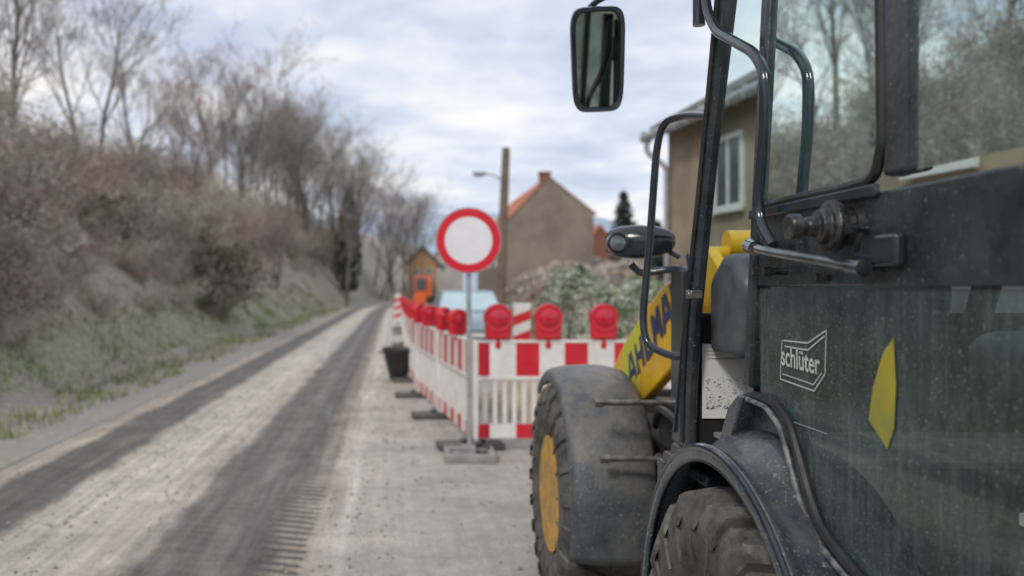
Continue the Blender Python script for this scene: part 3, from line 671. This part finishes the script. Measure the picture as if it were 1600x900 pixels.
# ---------------------------------------------------------------- wheel loader
LD=empty('wheel_loader',(1.66,3.2,0),'muddy black and yellow wheel loader with glazed cab parked at the right','wheel loader')
def wheel(cx,cy,cz,Rr,w,side):
    s=side
    g=MB(); rr=.27*Rr/.54
    prof=[(-.34*w,rr),(-.44*w,rr+.02),(-.5*w,rr+.09),(-.515*w,Rr-.16),(-.49*w,Rr-.07),(-.44*w,Rr-.035),(-.2*w,Rr-.02),(0,Rr-.018),(.2*w,Rr-.02),(.44*w,Rr-.035),(.49*w,Rr-.07),(.515*w,Rr-.16),(.5*w,rr+.09),(.44*w,rr+.02),(.34*w,rr)]
    g.lathe(prof,(cx,cy,cz),'X',72)
    NL=21
    def q(x,a,r): return Vector((cx+x,cy+math.cos(a)*r,cz+math.sin(a)*r))
    for k in range(NL):
        for sd in (-1,1):
            a0=2*PI*(k+(.5 if sd>0 else 0))/NL; aw=.062; sh=.12
            segs=[(.02*w,a0+sh,Rr-.03,Rr),(.26*w,a0+sh*.35,Rr-.035,Rr),(.45*w,a0,Rr-.05,Rr-.012),(.525*w,a0-.005,Rr-.10,Rr-.07)]
            for (x0,b0,i0,o0),(x1,b1,i1,o1) in zip(segs,segs[1:]):
                x0*=sd; x1*=sd; w0=aw*(.85 if abs(x0)<.1*w else 1)
                g.hexa([q(x0,b0-w0,i0),q(x1,b1-aw*1.1,i1),q(x1,b1+aw*1.1,i1),q(x0,b0+w0,i0),q(x0,b0-w0*.8,o0),q(x1,b1-aw*.9,o1),q(x1,b1+aw*.9,o1),q(x0,b0+w0*.8,o0)])
            xo=sd*.52*w; g.hexa([q(xo*.98,a0-.012,Rr-.19),q(xo*.96,a0-.012,Rr-.09),q(xo*.96,a0+.012,Rr-.09),q(xo*.98,a0+.012,Rr-.19),q(xo*1.015,a0-.01,Rr-.19),q(xo*1.01,a0-.01,Rr-.09),q(xo*1.01,a0+.01,Rr-.09),q(xo*1.015,a0+.01,Rr-.19)])
    h=MB(); h.lathe([(-.12,.02),(-.12,.16),(.02,.16),(.02,.02)],(cx,cy,cz),'X',24); hub=build(h,'wheel',dark,LD)
    build(g,'tyre',rubber,hub,recalc=True)
    g=MB(); k=rr/.27
    pr=[(.46*w,rr-.015),(.46*w,rr+.012),(.43*w,rr+.012),(.42*w,rr-.02),(.25*w,.215*k),(.22*w,.20*k),(.20*w,.13*k),(.30*w,.115*k),(.31*w,.07*k),(.38*w,.06*k),(.38*w,.001)]
    g.lathe([(a*s,r) for a,r in pr],(cx,cy,cz),'X',48)
    for j in range(8):
        a=2*PI*j/8; c=q(s*.215*w,a,.165*k); g.tube([c,c+Vector((s*.03,0,0))],.014,n=6)
    build(g,'rim',rimy,hub)
for (cx,cy,cz,Rr,w,s) in ((.95,4.42,.54,.54,.40,-1),(.965,2.25,.52,.52,.40,-1),(2.37,4.42,.54,.54,.40,1),(2.355,2.25,.52,.52,.40,1)):
    wheel(cx,cy,cz,Rr,w,s)
def sst(a,b,x): t=max(0,min(1,(x-a)/(b-a))); return t*t*(3-2*t)
def fender(cx_list,cy,cz,a0,a1,mat,name,n=40,solid=.012,drop=None):
    g=MB(); rows=[]
    for i in range(n+1):
        ad=a0+(a1-a0)*i/n; a=R(ad); rows.append([Vector((x,cy+math.cos(a)*(r-(drop(j,ad) if drop else 0)),cz+math.sin(a)*(r-(drop(j,ad) if drop else 0)))) for j,(x,r) in enumerate(cx_list)])
    g.grid(rows); return build(g,name,mat,LD,solid=solid,bevel=0)
fl=[(.772,.550),(.767,.572),(.770,.588),(.780,.600),(.797,.609),(.83,.617),(.88,.623),(.96,.626),(1.03,.622),(1.08,.612),(1.12,.597),(1.14,.575)]
fender(fl,4.42,.54,196,55,fendf,'front_fender')
fender([(3.32-x,r) for x,r in fl],4.42,.54,196,55,fendf,'front_fender')
fr=[(.800,.585),(.795,.600),(.797,.616),(.806,.626),(.815,.622),(.823,.612),(.85,.615),(.88,.632),(.91,.652),(.935,.662)]
dr_=[0,0,0,0,0,0,.012,.035,.062,.078]
fender(fr,2.25,.52,188,-8,fend,'rear_fender',n=70,drop=lambda j,a: dr_[j]*sst(98,120,a))
fender([(3.32-x,r) for x,r in fr],2.25,.52,188,-8,fend,'rear_fender')
g=MB(); g.tube([(.797,2.25+math.cos(R(a))*.622,.52+math.sin(R(a))*.622) for a in range(188,-9,-4)],.009,n=8); build(g,'fender_bead',black_sm,LD)
for z,x0 in ((1.07,.845),(.835,.87)):
    g=MB(); g.tube([(x0,3.745,z),(1.2,3.745,z)],.012,n=12); g.tube([(x0-.006,3.745,z),(x0+.03,3.745,z)],.021,n=6); g.tube([(1.1,3.745,z),(1.17,3.745,z)],.024,n=12); build(g,'fender_bracket',steel,LD)
g=MB(); g.box(1.18,2.14,3.05,4.95,.42,.86); g.box(1.30,2.0,2.2,3.049,.45,.80); g.box(1.2,2.1,.9,2.199,.42,.95); g.box(1.15,2.17,2.9,3.9,.862,1.02); build(g,'chassis',dark,LD,bevel=.02)
g=MB(); g.tube([(.95,4.42,.54),(2.37,4.42,.54)],.09,n=12); g.tube([(.95,2.25,.52),(2.37,2.25,.52)],.09,n=12); build(g,'axles',dark,LD)
for (x,z) in ((1.16,.93),(1.19,.99),(1.22,.90),(1.10,1.02)):
    g=MB(); g.tube(crom([(x,3.05,z-.2),(x-.02,3.35,z),(x,3.7,z+.03),(x+.1,4.1,z-.1)]),.016,n=8); build(g,'hydraulic_hose',seal,LD)
g=MB(); g.box(1.0,2.32,.15,1.18,.5,1.5); build(g,'engine_cover',yellow,LD,bevel=.09,seg=4)

def yz(poly,x0,x1,name,mat,bevel=.006,parent=None,seg=2):
    g=MB(); g.prism([(x0,y,z) for y,z in poly],(x1-x0,0,0)); return build(g,name,mat,parent or LD,smooth=True,bevel=bevel,seg=seg)
pil=[(2.985,1.04),(2.86,1.45),(2.70,1.93),(2.56,2.37),(2.53,2.52),(2.46,2.52),(2.48,2.37),(2.635,1.93),(2.775,1.45),(2.82,1.20),(2.82,1.04)]
for xx,yw in ((.922,.958),(2.362,2.398)):
    yz(pil,xx,yw,'front_pillar',black,.012,seg=3)
g=MB(); g.tube(crom([(.917,2.85,1.06),(.917,2.805,1.45),(.917,2.665,1.93),(.917,2.505,2.48)]),.008,n=8); build(g,'pillar_seal',seal,LD)
g=MB(); g.tube(crom([(.919,2.93,1.08),(.919,2.83,1.45),(.919,2.68,1.93),(.919,2.53,2.45)]),.005,n=6); build(g,'pillar_bead',black_sm,LD)
yz([(2.99,.94),(3.0,1.035),(2.78,1.039),(2.42,1.085),(2.42,.94)],.925,2.39,'cab_floor',black,.012)
g=MB(); g.box(1.0,2.3,2.30,2.80,1.086,1.10); build(g,'floor_mat',mk('dusty_floor',(.30,.27,.235),(.16,.145,.13),rough=.95,scale=10,bump=.4),LD)
g=MB(); g.box(.86,.955,2.46,2.86,1.0,1.032); g.box(.87,1.0,2.90,2.96,.55,.99); build(g,'step_plate',black,LD,bevel=.006)
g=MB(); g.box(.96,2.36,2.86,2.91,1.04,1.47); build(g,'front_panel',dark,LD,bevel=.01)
g=MB(); g.add([(.96,2.885,1.472),(2.36,2.885,1.472),(2.36,2.50,2.45),(.96,2.50,2.45)],[(0,1,2,3)]); build(g,'windscreen',g_ws,LD)
g=MB(); g.prism([(.995,2.60,1.34),(.995,2.56,1.56),(.995,2.62,1.64),(.995,2.72,1.66),(.995,2.84,1.58),(.995,2.84,1.34)],(.62,0,0)); build(g,'dashboard',plastic,LD,bevel=.035,seg=4)
g=MB(); g.tube([(1.62,2.6,1.2),(1.62,2.42,1.62)],.035,n=12); g.tube([Vector((1.62,2.40,1.66))+Vector((math.cos(a)*.19,math.sin(a)*.17,math.sin(a)*.09)) for a in [2*PI*j/28 for j in range(29)]],.014,n=8,caps=False); build(g,'steering_wheel',seal,LD)
g=MB(); g.box(1.35,1.9,1.65,2.15,1.3,1.45); g.box(1.37,1.88,1.52,1.68,1.452,2.0); build(g,'seat',plastic,LD,bevel=.06,seg=4)
g=MB(); g.box(.88,2.44,1.15,2.75,2.52,2.64); build(g,'roof',black,LD,bevel=.04,seg=3)
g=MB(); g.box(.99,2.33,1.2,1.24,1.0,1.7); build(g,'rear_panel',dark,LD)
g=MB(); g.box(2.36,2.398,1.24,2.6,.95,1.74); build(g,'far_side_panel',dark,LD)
for xx in (.925,2.33): g=MB(); g.box(xx,xx+.065,1.19,1.26,1.0,2.52); build(g,'rear_pillar',black,LD,bevel=.01)
curve=[(2.345,1.262),(2.329,1.266),(2.28,1.275),(2.221,1.272),(2.17,1.268),(2.129,1.253),(2.09,1.232),(2.061,1.197),(2.022,1.14),(1.991,1.095),(1.955,1.055),(1.922,1.028),(1.853,1.001),(1.764,.975),(1.677,.955),(1.26,.955)]
low=curve+[(1.26,.7),(2.42,.7),(2.42,1.22)]
yz(low,.942,.975,'cab_side_skirt',black,.004)
yz([(2.42,1.225),(2.345,1.272),(2.32,1.27),(2.40,1.13),(2.55,1.05),(2.62,1.04),(2.5,1.10)],.90,.96,'wheel_arch_gusset',fend,.006)
dr_poly=[(2.36,1.30),(2.33,1.55),(2.215,2.50),(2.165,2.50),(2.285,1.55),(2.31,1.29)]
dr=yz(dr_poly,.918,.965,'door',black,.008)
yz([(2.305,1.552),(2.287,1.735),(1.26,1.735),(1.26,1.552)],.925,.955,'door_panel',black,.006,parent=dr)
yz([(2.30,1.725),(2.295,1.748),(1.70,1.748),(1.70,1.725)],.910,.924,'glass_retainer',black_sm,.003,parent=dr)
g=MB(); g.tube(crom([(.922,y,z) for y,z in curve],4),.012,n=8); build(g,'door_seal',seal,dr)
g=MB(); g.tube(crom([(.908,y+.020,z-.010) for y,z in curve[2:]],4),.0065,n=8); build(g,'door_edge_strip',mk('worn_edge',(.22,.24,.24),(.06,.065,.07),rough=.4,scale=30),dr)
ug=[(2.285,1.75),(2.185,2.50),(1.72,2.50),(1.705,1.85),(1.715,1.79),(1.745,1.757),(1.80,1.75)]
g=MB(); g.add([(.932,y,z) for y,z in ug],[tuple(range(len(ug)))]); build(g,'upper_glass',g_up,dr,smooth=False,recalc=False)
g=MB(); g.tube(crom([(.928,2.283,1.757),(.928,2.0,1.757),(.928,1.80,1.757),(.928,1.735,1.765),(.928,1.712,1.80),(.928,1.703,1.87),(.928,1.71,2.2),(.928,1.72,2.5)],5),.011,n=8); g.tube([(.928,2.285,1.757),(.928,2.19,2.5)],.009,n=8); build(g,'upper_glass_seal',seal,dr)
yz([(1.715,2.52),(1.695,1.87),(1.70,1.76),(1.60,1.76),(1.60,2.52)],.925,.97,'door_rear_post',black,.01,parent=dr)
ug=[(1.60,1.76),(1.60,2.5),(1.262,2.5),(1.262,1.76)]
g=MB(); g.add([(.934,y,z) for y,z in ug],[(0,1,2,3)]); build(g,'quarter_glass',g_lo,LD,smooth=False,recalc=False)
lg=[(2.29,1.55)]+[(min(y,2.31),z) for y,z in curve[2:]]+[(1.262,1.55)]
g=MB(); g.add([(.934,y,z) for y,z in lg],[tuple(range(len(lg)))]); build(g,'lower_glass',g_lo,dr,smooth=False,recalc=False)
st=[PX(1357,655,.931),PX(1364,605,.931),PX(1380,550,.931),PX(1396,528,.931),PX(1400,600,.931),PX(1397,670,.931),PX(1386,702,.931)]
g=MB(); g.add(st,[tuple(range(len(st)))]); build(g,'yellow_sticker',mk('faded_yellow_sticker',(.42,.36,.025),(.28,.27,.05),rough=.6,scale=9,dust=(.2,.2,.15),dusta=.4),dr,smooth=False)

def text_mesh(body,name,mat,parent,origin,xdir,ydir,width,height,bold=0):
    cu=bpy.data.curves.new('t','FONT'); cu.body=body; cu.offset=bold; cu.extrude=0
    o=bpy.data.objects.new('t',cu); COL.objects.link(o); bpy.context.view_layer.update()
    me=bpy.data.meshes.new_from_object(o.evaluated_get(bpy.context.evaluated_depsgraph_get()))
    bpy.data.objects.remove(o)
    xs_=[v.co.x for v in me.vertices]; ys_=[v.co.y for v in me.vertices]
    x0,x1,y0,y1=min(xs_),max(xs_),min(ys_),max(ys_); xd=Vector(xdir); yd=Vector(ydir); d=off(parent)
    for v in me.vertices:
        v.co=Vector(origin)+xd*((v.co.x-x0)/(x1-x0)*width)+yd*((v.co.y-y0)/(y1-y0)*height)-d
    me.name=name; me.materials.clear(); me.materials.append(mat)
    q=bpy.data.objects.new(name,me); COL.objects.link(q); q.parent=parent; return q
XS=.9305
def line(mb,a,b,w):
    d=(b-a).normalized(); n=Vector((1,0,0)).cross(d)*w; mb.add([a-n,b-n,b+n,a+n],[(0,1,2,3)])
g=MB()
out_=[(1222,531),(1219,592),(1272,611),(1289,584),(1291,516),(1262,536),(1224,532)]
pp=[PX(a,b,XS) for a,b in out_]
for a,b in zip(pp,pp[1:]): line(g,a,b,.0016)
pp=[PX(a,b,XS) for a,b in [(1226,541),(1262,547),(1288,525)]]
for a,b in zip(pp,pp[1:]): line(g,a,b,.0016)
pp=[PX(a,b,XS) for a,b in [(1223,584),(1271,601),(1284,582)]]
for a,b in zip(pp,pp[1:]): line(g,a,b,.0012)
lo_=build(g,'company_sticker',sticker,dr,smooth=False,recalc=False)
a=PX(1221,583,XS); b=PX(1281,583,XS)
text_mesh('schl\u00fcter','lettering',sticker,lo_,(XS,a.y,1.365),(0,-1,-.03),(0,.05,1),a.y-b.y,.048,bold=.012)
g=MB(); line(g,PX(1228,655,XS),PX(1292,678,XS),.0006); build(g,'scratch',sticker,dr,smooth=False,recalc=False)
# hardware on the door
SY=1.825; SZ=1.675
g=MB(); g.tube([(.924,SY,SZ),(.900,SY,SZ)],.040,n=24); g.lathe([(.905,.050),(.898,.054),(.886,.054),(.880,.048),(.878,.036),(.862,.034),(.860,.022),(.842,.020),(.840,.018),(.828,.018),(.826,.026),(.806,.026),(.802,.022),(.802,.001)],(0,SY,SZ),'X',32); build(g,'door_stay_stud',studm,dr,bevel=.002)
def bolt(y,z,x1,r,hr):
    g=MB(); g.tube([(.924,y,z),(x1,y,z)],r,n=10); g.tube([(x1+.012,y,z),(x1-.008,y,z)],hr,n=6); build(g,'door_bolt',studm,dr)
bolt(2.11,1.588,.878,.008,.013); bolt(2.17,1.592,.875,.008,.013); bolt(1.90,1.572,.90,.008,.011); bolt(1.745,1.665,.89,.007,.011); bolt(2.03,1.70,.91,.005,.009)
g=MB(); g.box(.900,.923,1.61,1.735,1.59,1.65); g.box(.905,.923,1.736,1.770,1.595,1.625); build(g,'hinge_bracket',black_sm,dr,bevel=.008,seg=3)
g=MB(); pts=[PX(1172,378,.895),PX(1182,388,.872),PX(1205,394,.862),PX(1270,405,.862),PX(1348,419,.862)]; g.tube(crom(pts),.0120,n=14)
g.tube([PX(1171,384,.885),PX(1181,388,.872)],.018,n=12); g.tube([PX(1330,416,.862),PX(1350,419,.862)],.016,n=12); g.tube([PX(1345,418,.862),PX(1352,414,.92)],.012,n=10); build(g,'grab_bar',mk('worn_bar_paint',(.06,.07,.085),(.17,.18,.19),rough=.13,metal=.8,scale=14,coat=.5,rvar=.08),dr)
g=MB(); pts=[PX(1101,-60,.885),PX(1103,12,.885),PX(1118,48,.88),PX(1178,82,.88),PX(1195,112,.88),PX(1194,200,.88),PX(1184,320,.88),PX(1188,352,.88),PX(1208,384,.885)]
g.tube(fillet(pts,.045,6),.0135,n=14); build(g,'door_guard_tube',black_sm,dr)
g=MB(); g.tube([PX(1092,-10,.90),PX(1092,40,.90)],.018,n=10); build(g,'roof_bracket',black_sm,LD)
g=MB(); c=PX(1086,460,.905); g.box(.885,.921,c.y-.022,c.y+.03,c.z-.012,c.z+.012); g.tube([(.88,c.y,c.z-.0),(.921,c.y,c.z)],.014,n=8); build(g,'latch',steel,LD,bevel=.003)
g=MB(); pts=[(.94,2.66,2.06),P(1070,180,2.85),P(1036,190,2.98),P(1026,230,3.0),P(1015,380,3.02),P(1004,500,3.02),P(1010,540,3.0),P(1050,557,2.92),(.94,2.9,1.33)]
g.tube(fillet(pts,.06,6),.0125,n=14); build(g,'handrail',black_sm,LD)
Mm=Matrix.Translation((.728,3.2,2.365))@Matrix.Rotation(R(-2.5),4,'Y')@Matrix.Rotation(R(9),4,'X')@Matrix.Rotation(R(-1.5),4,'Z')
def sup(w,h,y,n=40,e=.36,tap=.06):
    out=[]
    for j in range(n):
        a=2*PI*j/n; x=math.copysign(abs(math.cos(a))**e,math.cos(a))*w; z=math.copysign(abs(math.sin(a))**e,math.sin(a))*h
        out.append(Mm@Vector((x*(1+tap*z/h),y,z)))
    return out
g=MB(); n=40; rows=[sup(.078,.168,-.018),sup(.092,.180,-.02),sup(.095,.184,-.008),sup(.092,.180,.02),sup(.075,.155,.05),sup(.04,.1,.062)]
rows=[r+[r[0]] for r in rows]; g.grid(rows); g.add(rows[-1][:-1],[tuple(range(n))]); g.add([p for p in sup(.078,.168,-.006)],[tuple(range(n))]); g.grid([sup(.078,.168,-.018)+[sup(.078,.168,-.018)[0]],sup(.078,.168,-.006)+[sup(.078,.168,-.006)[0]]])
mr=build(g,'side_mirror',black_sm,LD)
g=MB(); g.add(sup(.076,.165,-.009),[tuple(range(n))]); build(g,'mirror_glass',mirrorm,mr,smooth=False,recalc=False)
g=MB(); g.tube(fillet([(.72,3.26,2.42),(.70,3.25,2.56),(.74,3.2,2.585),(.90,3.05,2.60),(1.0,2.6,2.60)],.04),.011,n=10); build(g,'mirror_arm',black_sm,mr)
g=MB(); c=P(997,378,3.75); rows=[]
for t,ry,rz in ((-.118,.038,.042),(-.112,.046,.052),(-.07,.060,.066),(0,.066,.072),(.07,.060,.064),(.12,.042,.046),(.135,.025,.025)):
    rows.append([c+Vector((t,-t*.35+math.cos(a)*ry,math.sin(a)*rz)) for a in [2*PI*j/24 for j in range(25)]])
g.grid(rows); g.add(rows[0][:-1],[tuple(range(24))]); g.add(rows[-1][:-1],[tuple(range(24))])
hl=build(g,'headlight',black_sm,LD,bevel=.004)
g=MB(); cc=P(965,380,3.66)
g.lathe([(-.0,.034),(-.006,.032),(-.009,.018),(-.010,.001)],cc,'Y',28); build(g,'headlight_lens',lampd,hl)
g=MB(); g.lathe([(.03,.042),(-.003,.044),(-.005,.037),(.0,.034)],cc,'Y',28); build(g,'lens_bezel',black_sm,hl)
g=MB(); g.tube(fillet([P(985,412,3.75),P(1000,428,3.75),P(1050,420,3.7),P(1085,425,3.6)],.03),.016,n=10); g.tube([P(1030,385,3.75),P(1062,402,3.7)],.012,n=8); g.box(1.16,1.24,3.6,3.75,1.0,1.62); build(g,'headlight_bracket',black_sm,LD,bevel=.004)
# loader arm
armp=[(3.70,1.54),(3.60,1.44),(3.70,1.28),(4.05,1.12),(4.50,.92),(4.9,.66),(5.25,.44),(5.34,.58),(5.08,1.0),(4.66,1.26),(4.28,1.44),(3.95,1.57),(3.82,1.59)]
for x in (1.195,2.065): 
    ar=yz(armp,x,x+.05,'loader_arm',yellow,.01)
    if x<1.5:
        g=MB(); g.prism([(1.1915,4.36,1.01),(1.1915,4.33,1.39),(1.1915,4.40,1.37),(1.1915,4.64,1.25),(1.1915,4.66,.87),(1.1915,4.5,.94)],(.003,0,0)); build(g,'arm_sticker',lime,ar,smooth=False)
        dn=Vector((0,-.87,.46)).normalized(); upv=Vector((0,.46,.87)).normalized()
        G={'A':[((0,0),(.42,1)),((1,0),(.58,1)),((.2,.32),(.8,.32))],'H':[((.12,0),(.12,1)),((.88,0),(.88,1)),((.12,.5),(.88,.5))],'L':[((.12,0),(.12,1)),((.12,.1),(.9,.1))],
           'M':[((.08,0),(.12,1)),((.92,0),(.88,1)),((.16,.95),(.5,.3)),((.84,.95),(.5,.3))],'N':[((.12,0),(.12,1)),((.88,0),(.88,1)),((.12,.95),(.88,.05))]}
        g=MB(); o0=Vector((1.190,4.50,1.055))
        for i,ch in enumerate('AHLMANN'):
            for si,((ax,ay),(bx,by)) in enumerate(G[ch]):
                xo=Vector((-.0004*si,0,0))
                A_=o0+xo+dn*(i*.158+ax*.128)+upv*(ay*.155); B_=o0+xo+dn*(i*.158+bx*.128)+upv*(by*.155)
                line(g,A_,B_,.0175)
        build(g,'arm_lettering',blue,ar,smooth=False,recalc=False)
g=MB(); g.prism([(1.35,3.75,1.0),(1.35,3.7,1.62),(1.35,3.85,1.72),(1.35,4.05,1.66),(1.35,4.3,1.2),(1.35,4.3,1.0)],(.05,0,0)); g.prism([(1.85,3.75,1.0),(1.85,3.7,1.62),(1.85,3.85,1.72),(1.85,4.05,1.66),(1.85,4.3,1.2),(1.85,4.3,1.0)],(.05,0,0)); build(g,'boom_tower',yellow,LD,bevel=.01)
g=MB(); g.tube([(1.36,3.88,1.70),(2.0,3.88,1.70)],.030,n=16); g.tube([(1.44,3.88,1.74),(1.56,3.88,1.74)],.060,n=20); build(g,'pivot_pin',yellow,LD)
g=MB(); g.tube([(1.62,3.9,1.7),(1.62,4.5,1.35)],.05,n=14); g.tube([(1.62,4.5,1.35),(1.62,5.1,.95)],.028,n=12); build(g,'tilt_cylinder',yellow,LD)
g=MB(); g.box(1.15,2.15,5.27,5.35,.35,.95); build(g,'tool_carrier',dark,LD,bevel=.01)

pp_=MB(); pp_.box(.982,1.145,2.851,2.853,1.135,1.372); pr=build(pp_,'paper_sheet',paperm,smooth=False); tag(pr,'white printed sheet standing inside the cab behind the front pillar','paper')
g=MB(); random.seed(4)
for i in range(260):
    x=random.uniform(.99,1.13); z=1.165+random.random()**2.2*.10; s=random.uniform(.0006,.0028)
    g.add([(x,2.8495,z),(x+s*2.2,2.8495,z+s*.3),(x+s*1.8,2.8495,z+s),(x-s*.4,2.8495,z+s*.7)],[(0,1,2,3)])
for k in range(3): g.add([(.995,2.8495,1.35-k*.012),(1.09,2.8495,1.35-k*.012),(1.09,2.8495,1.3485-k*.012),(.995,2.8495,1.3485-k*.012)],[(0,1,2,3)])
build(g,'print',ink,pr,smooth=False,recalc=False)

# ---------------------------------------------------------------- world, sun, camera
W=bpy.data.worlds.new('World'); S.world=W; W.use_nodes=True; nt=W.node_tree; nt.nodes.clear(); L=nt.links.new
wo=N(nt,'ShaderNodeOutputWorld'); sk=N(nt,'ShaderNodeTexSky'); sk.sky_type='NISHITA'; sk.sun_disc=False; sk.sun_elevation=R(38); sk.sun_rotation=R(215)
b1=N(nt,'ShaderNodeBackground'); b1.inputs[1].default_value=.12; L(sk.outputs[0],b1.inputs[0])
tc=N(nt,'ShaderNodeTexCoord').outputs['Generated']; sp=N(nt,'ShaderNodeSeparateXYZ'); L(tc,sp.inputs[0])
zz=mth(nt,'ADD',mth(nt,'MAXIMUM',sp.outputs[2],0),.12)
cb=N(nt,'ShaderNodeCombineXYZ'); L(mth(nt,'DIVIDE',sp.outputs[0],zz),cb.inputs[0]); L(mth(nt,'DIVIDE',sp.outputs[1],zz),cb.inputs[1])
cn=noise_n(nt,cb.outputs[0],.9,5,.55); cn2=noise_n(nt,cb.outputs[0],2.6,5,.6)
cm=mth(nt,'ADD',mth(nt,'MULTIPLY',cn,.68),mth(nt,'MULTIPLY',cn2,.32))
cr=N(nt,'ShaderNodeValToRGB'); el=cr.color_ramp.elements; el.new(.5); el.new(.5)
cs=((.38,(.36,.41,.53)),(.46,(.47,.51,.60)),(.53,(.60,.61,.645)),(.62,(.74,.70,.67)))
for e,(p,c) in zip(el,cs): e.position=p
for e,(p,c) in zip(el,cs): e.color=(*c,1)
L(cm,cr.inputs[0]); b2=N(nt,'ShaderNodeBackground'); b2.inputs[1].default_value=1.55; L(cr.outputs[0],b2.inputs[0])
ms=N(nt,'ShaderNodeMixShader'); ms.inputs[0].default_value=.90; L(b1.outputs[0],ms.inputs[1]); L(b2.outputs[0],ms.inputs[2]); L(ms.outputs[0],wo.inputs[0])
sl=bpy.data.lights.new('Sun','SUN'); sl.energy=1.5; sl.angle=R(10); sl.color=(1,.93,.84); so=bpy.data.objects.new('Sun',sl); COL.objects.link(so)
dirv=Vector((math.sin(R(215))*math.cos(R(38)),math.cos(R(215))*math.cos(R(38)),math.sin(R(38))))
so.rotation_euler=dirv.to_track_quat('Z','Y').to_euler()
cam=bpy.data.cameras.new('Camera'); co=bpy.data.objects.new('Camera',cam); COL.objects.link(co); co.location=(0,0,H); co.rotation_euler=(R(90),0,0)
cam.sensor_width=36; cam.lens=36*F/1600; cam.shift_x=(800-CX)/1600; cam.clip_start=.05; cam.clip_end=6000
cam.dof.use_dof=True; cam.dof.focus_distance=2.45; cam.dof.aperture_fstop=2.0; cam.dof.aperture_blades=0
S.camera=co
S.view_settings.view_transform='Standard'; S.view_settings.look='None'; S.view_settings.exposure=0
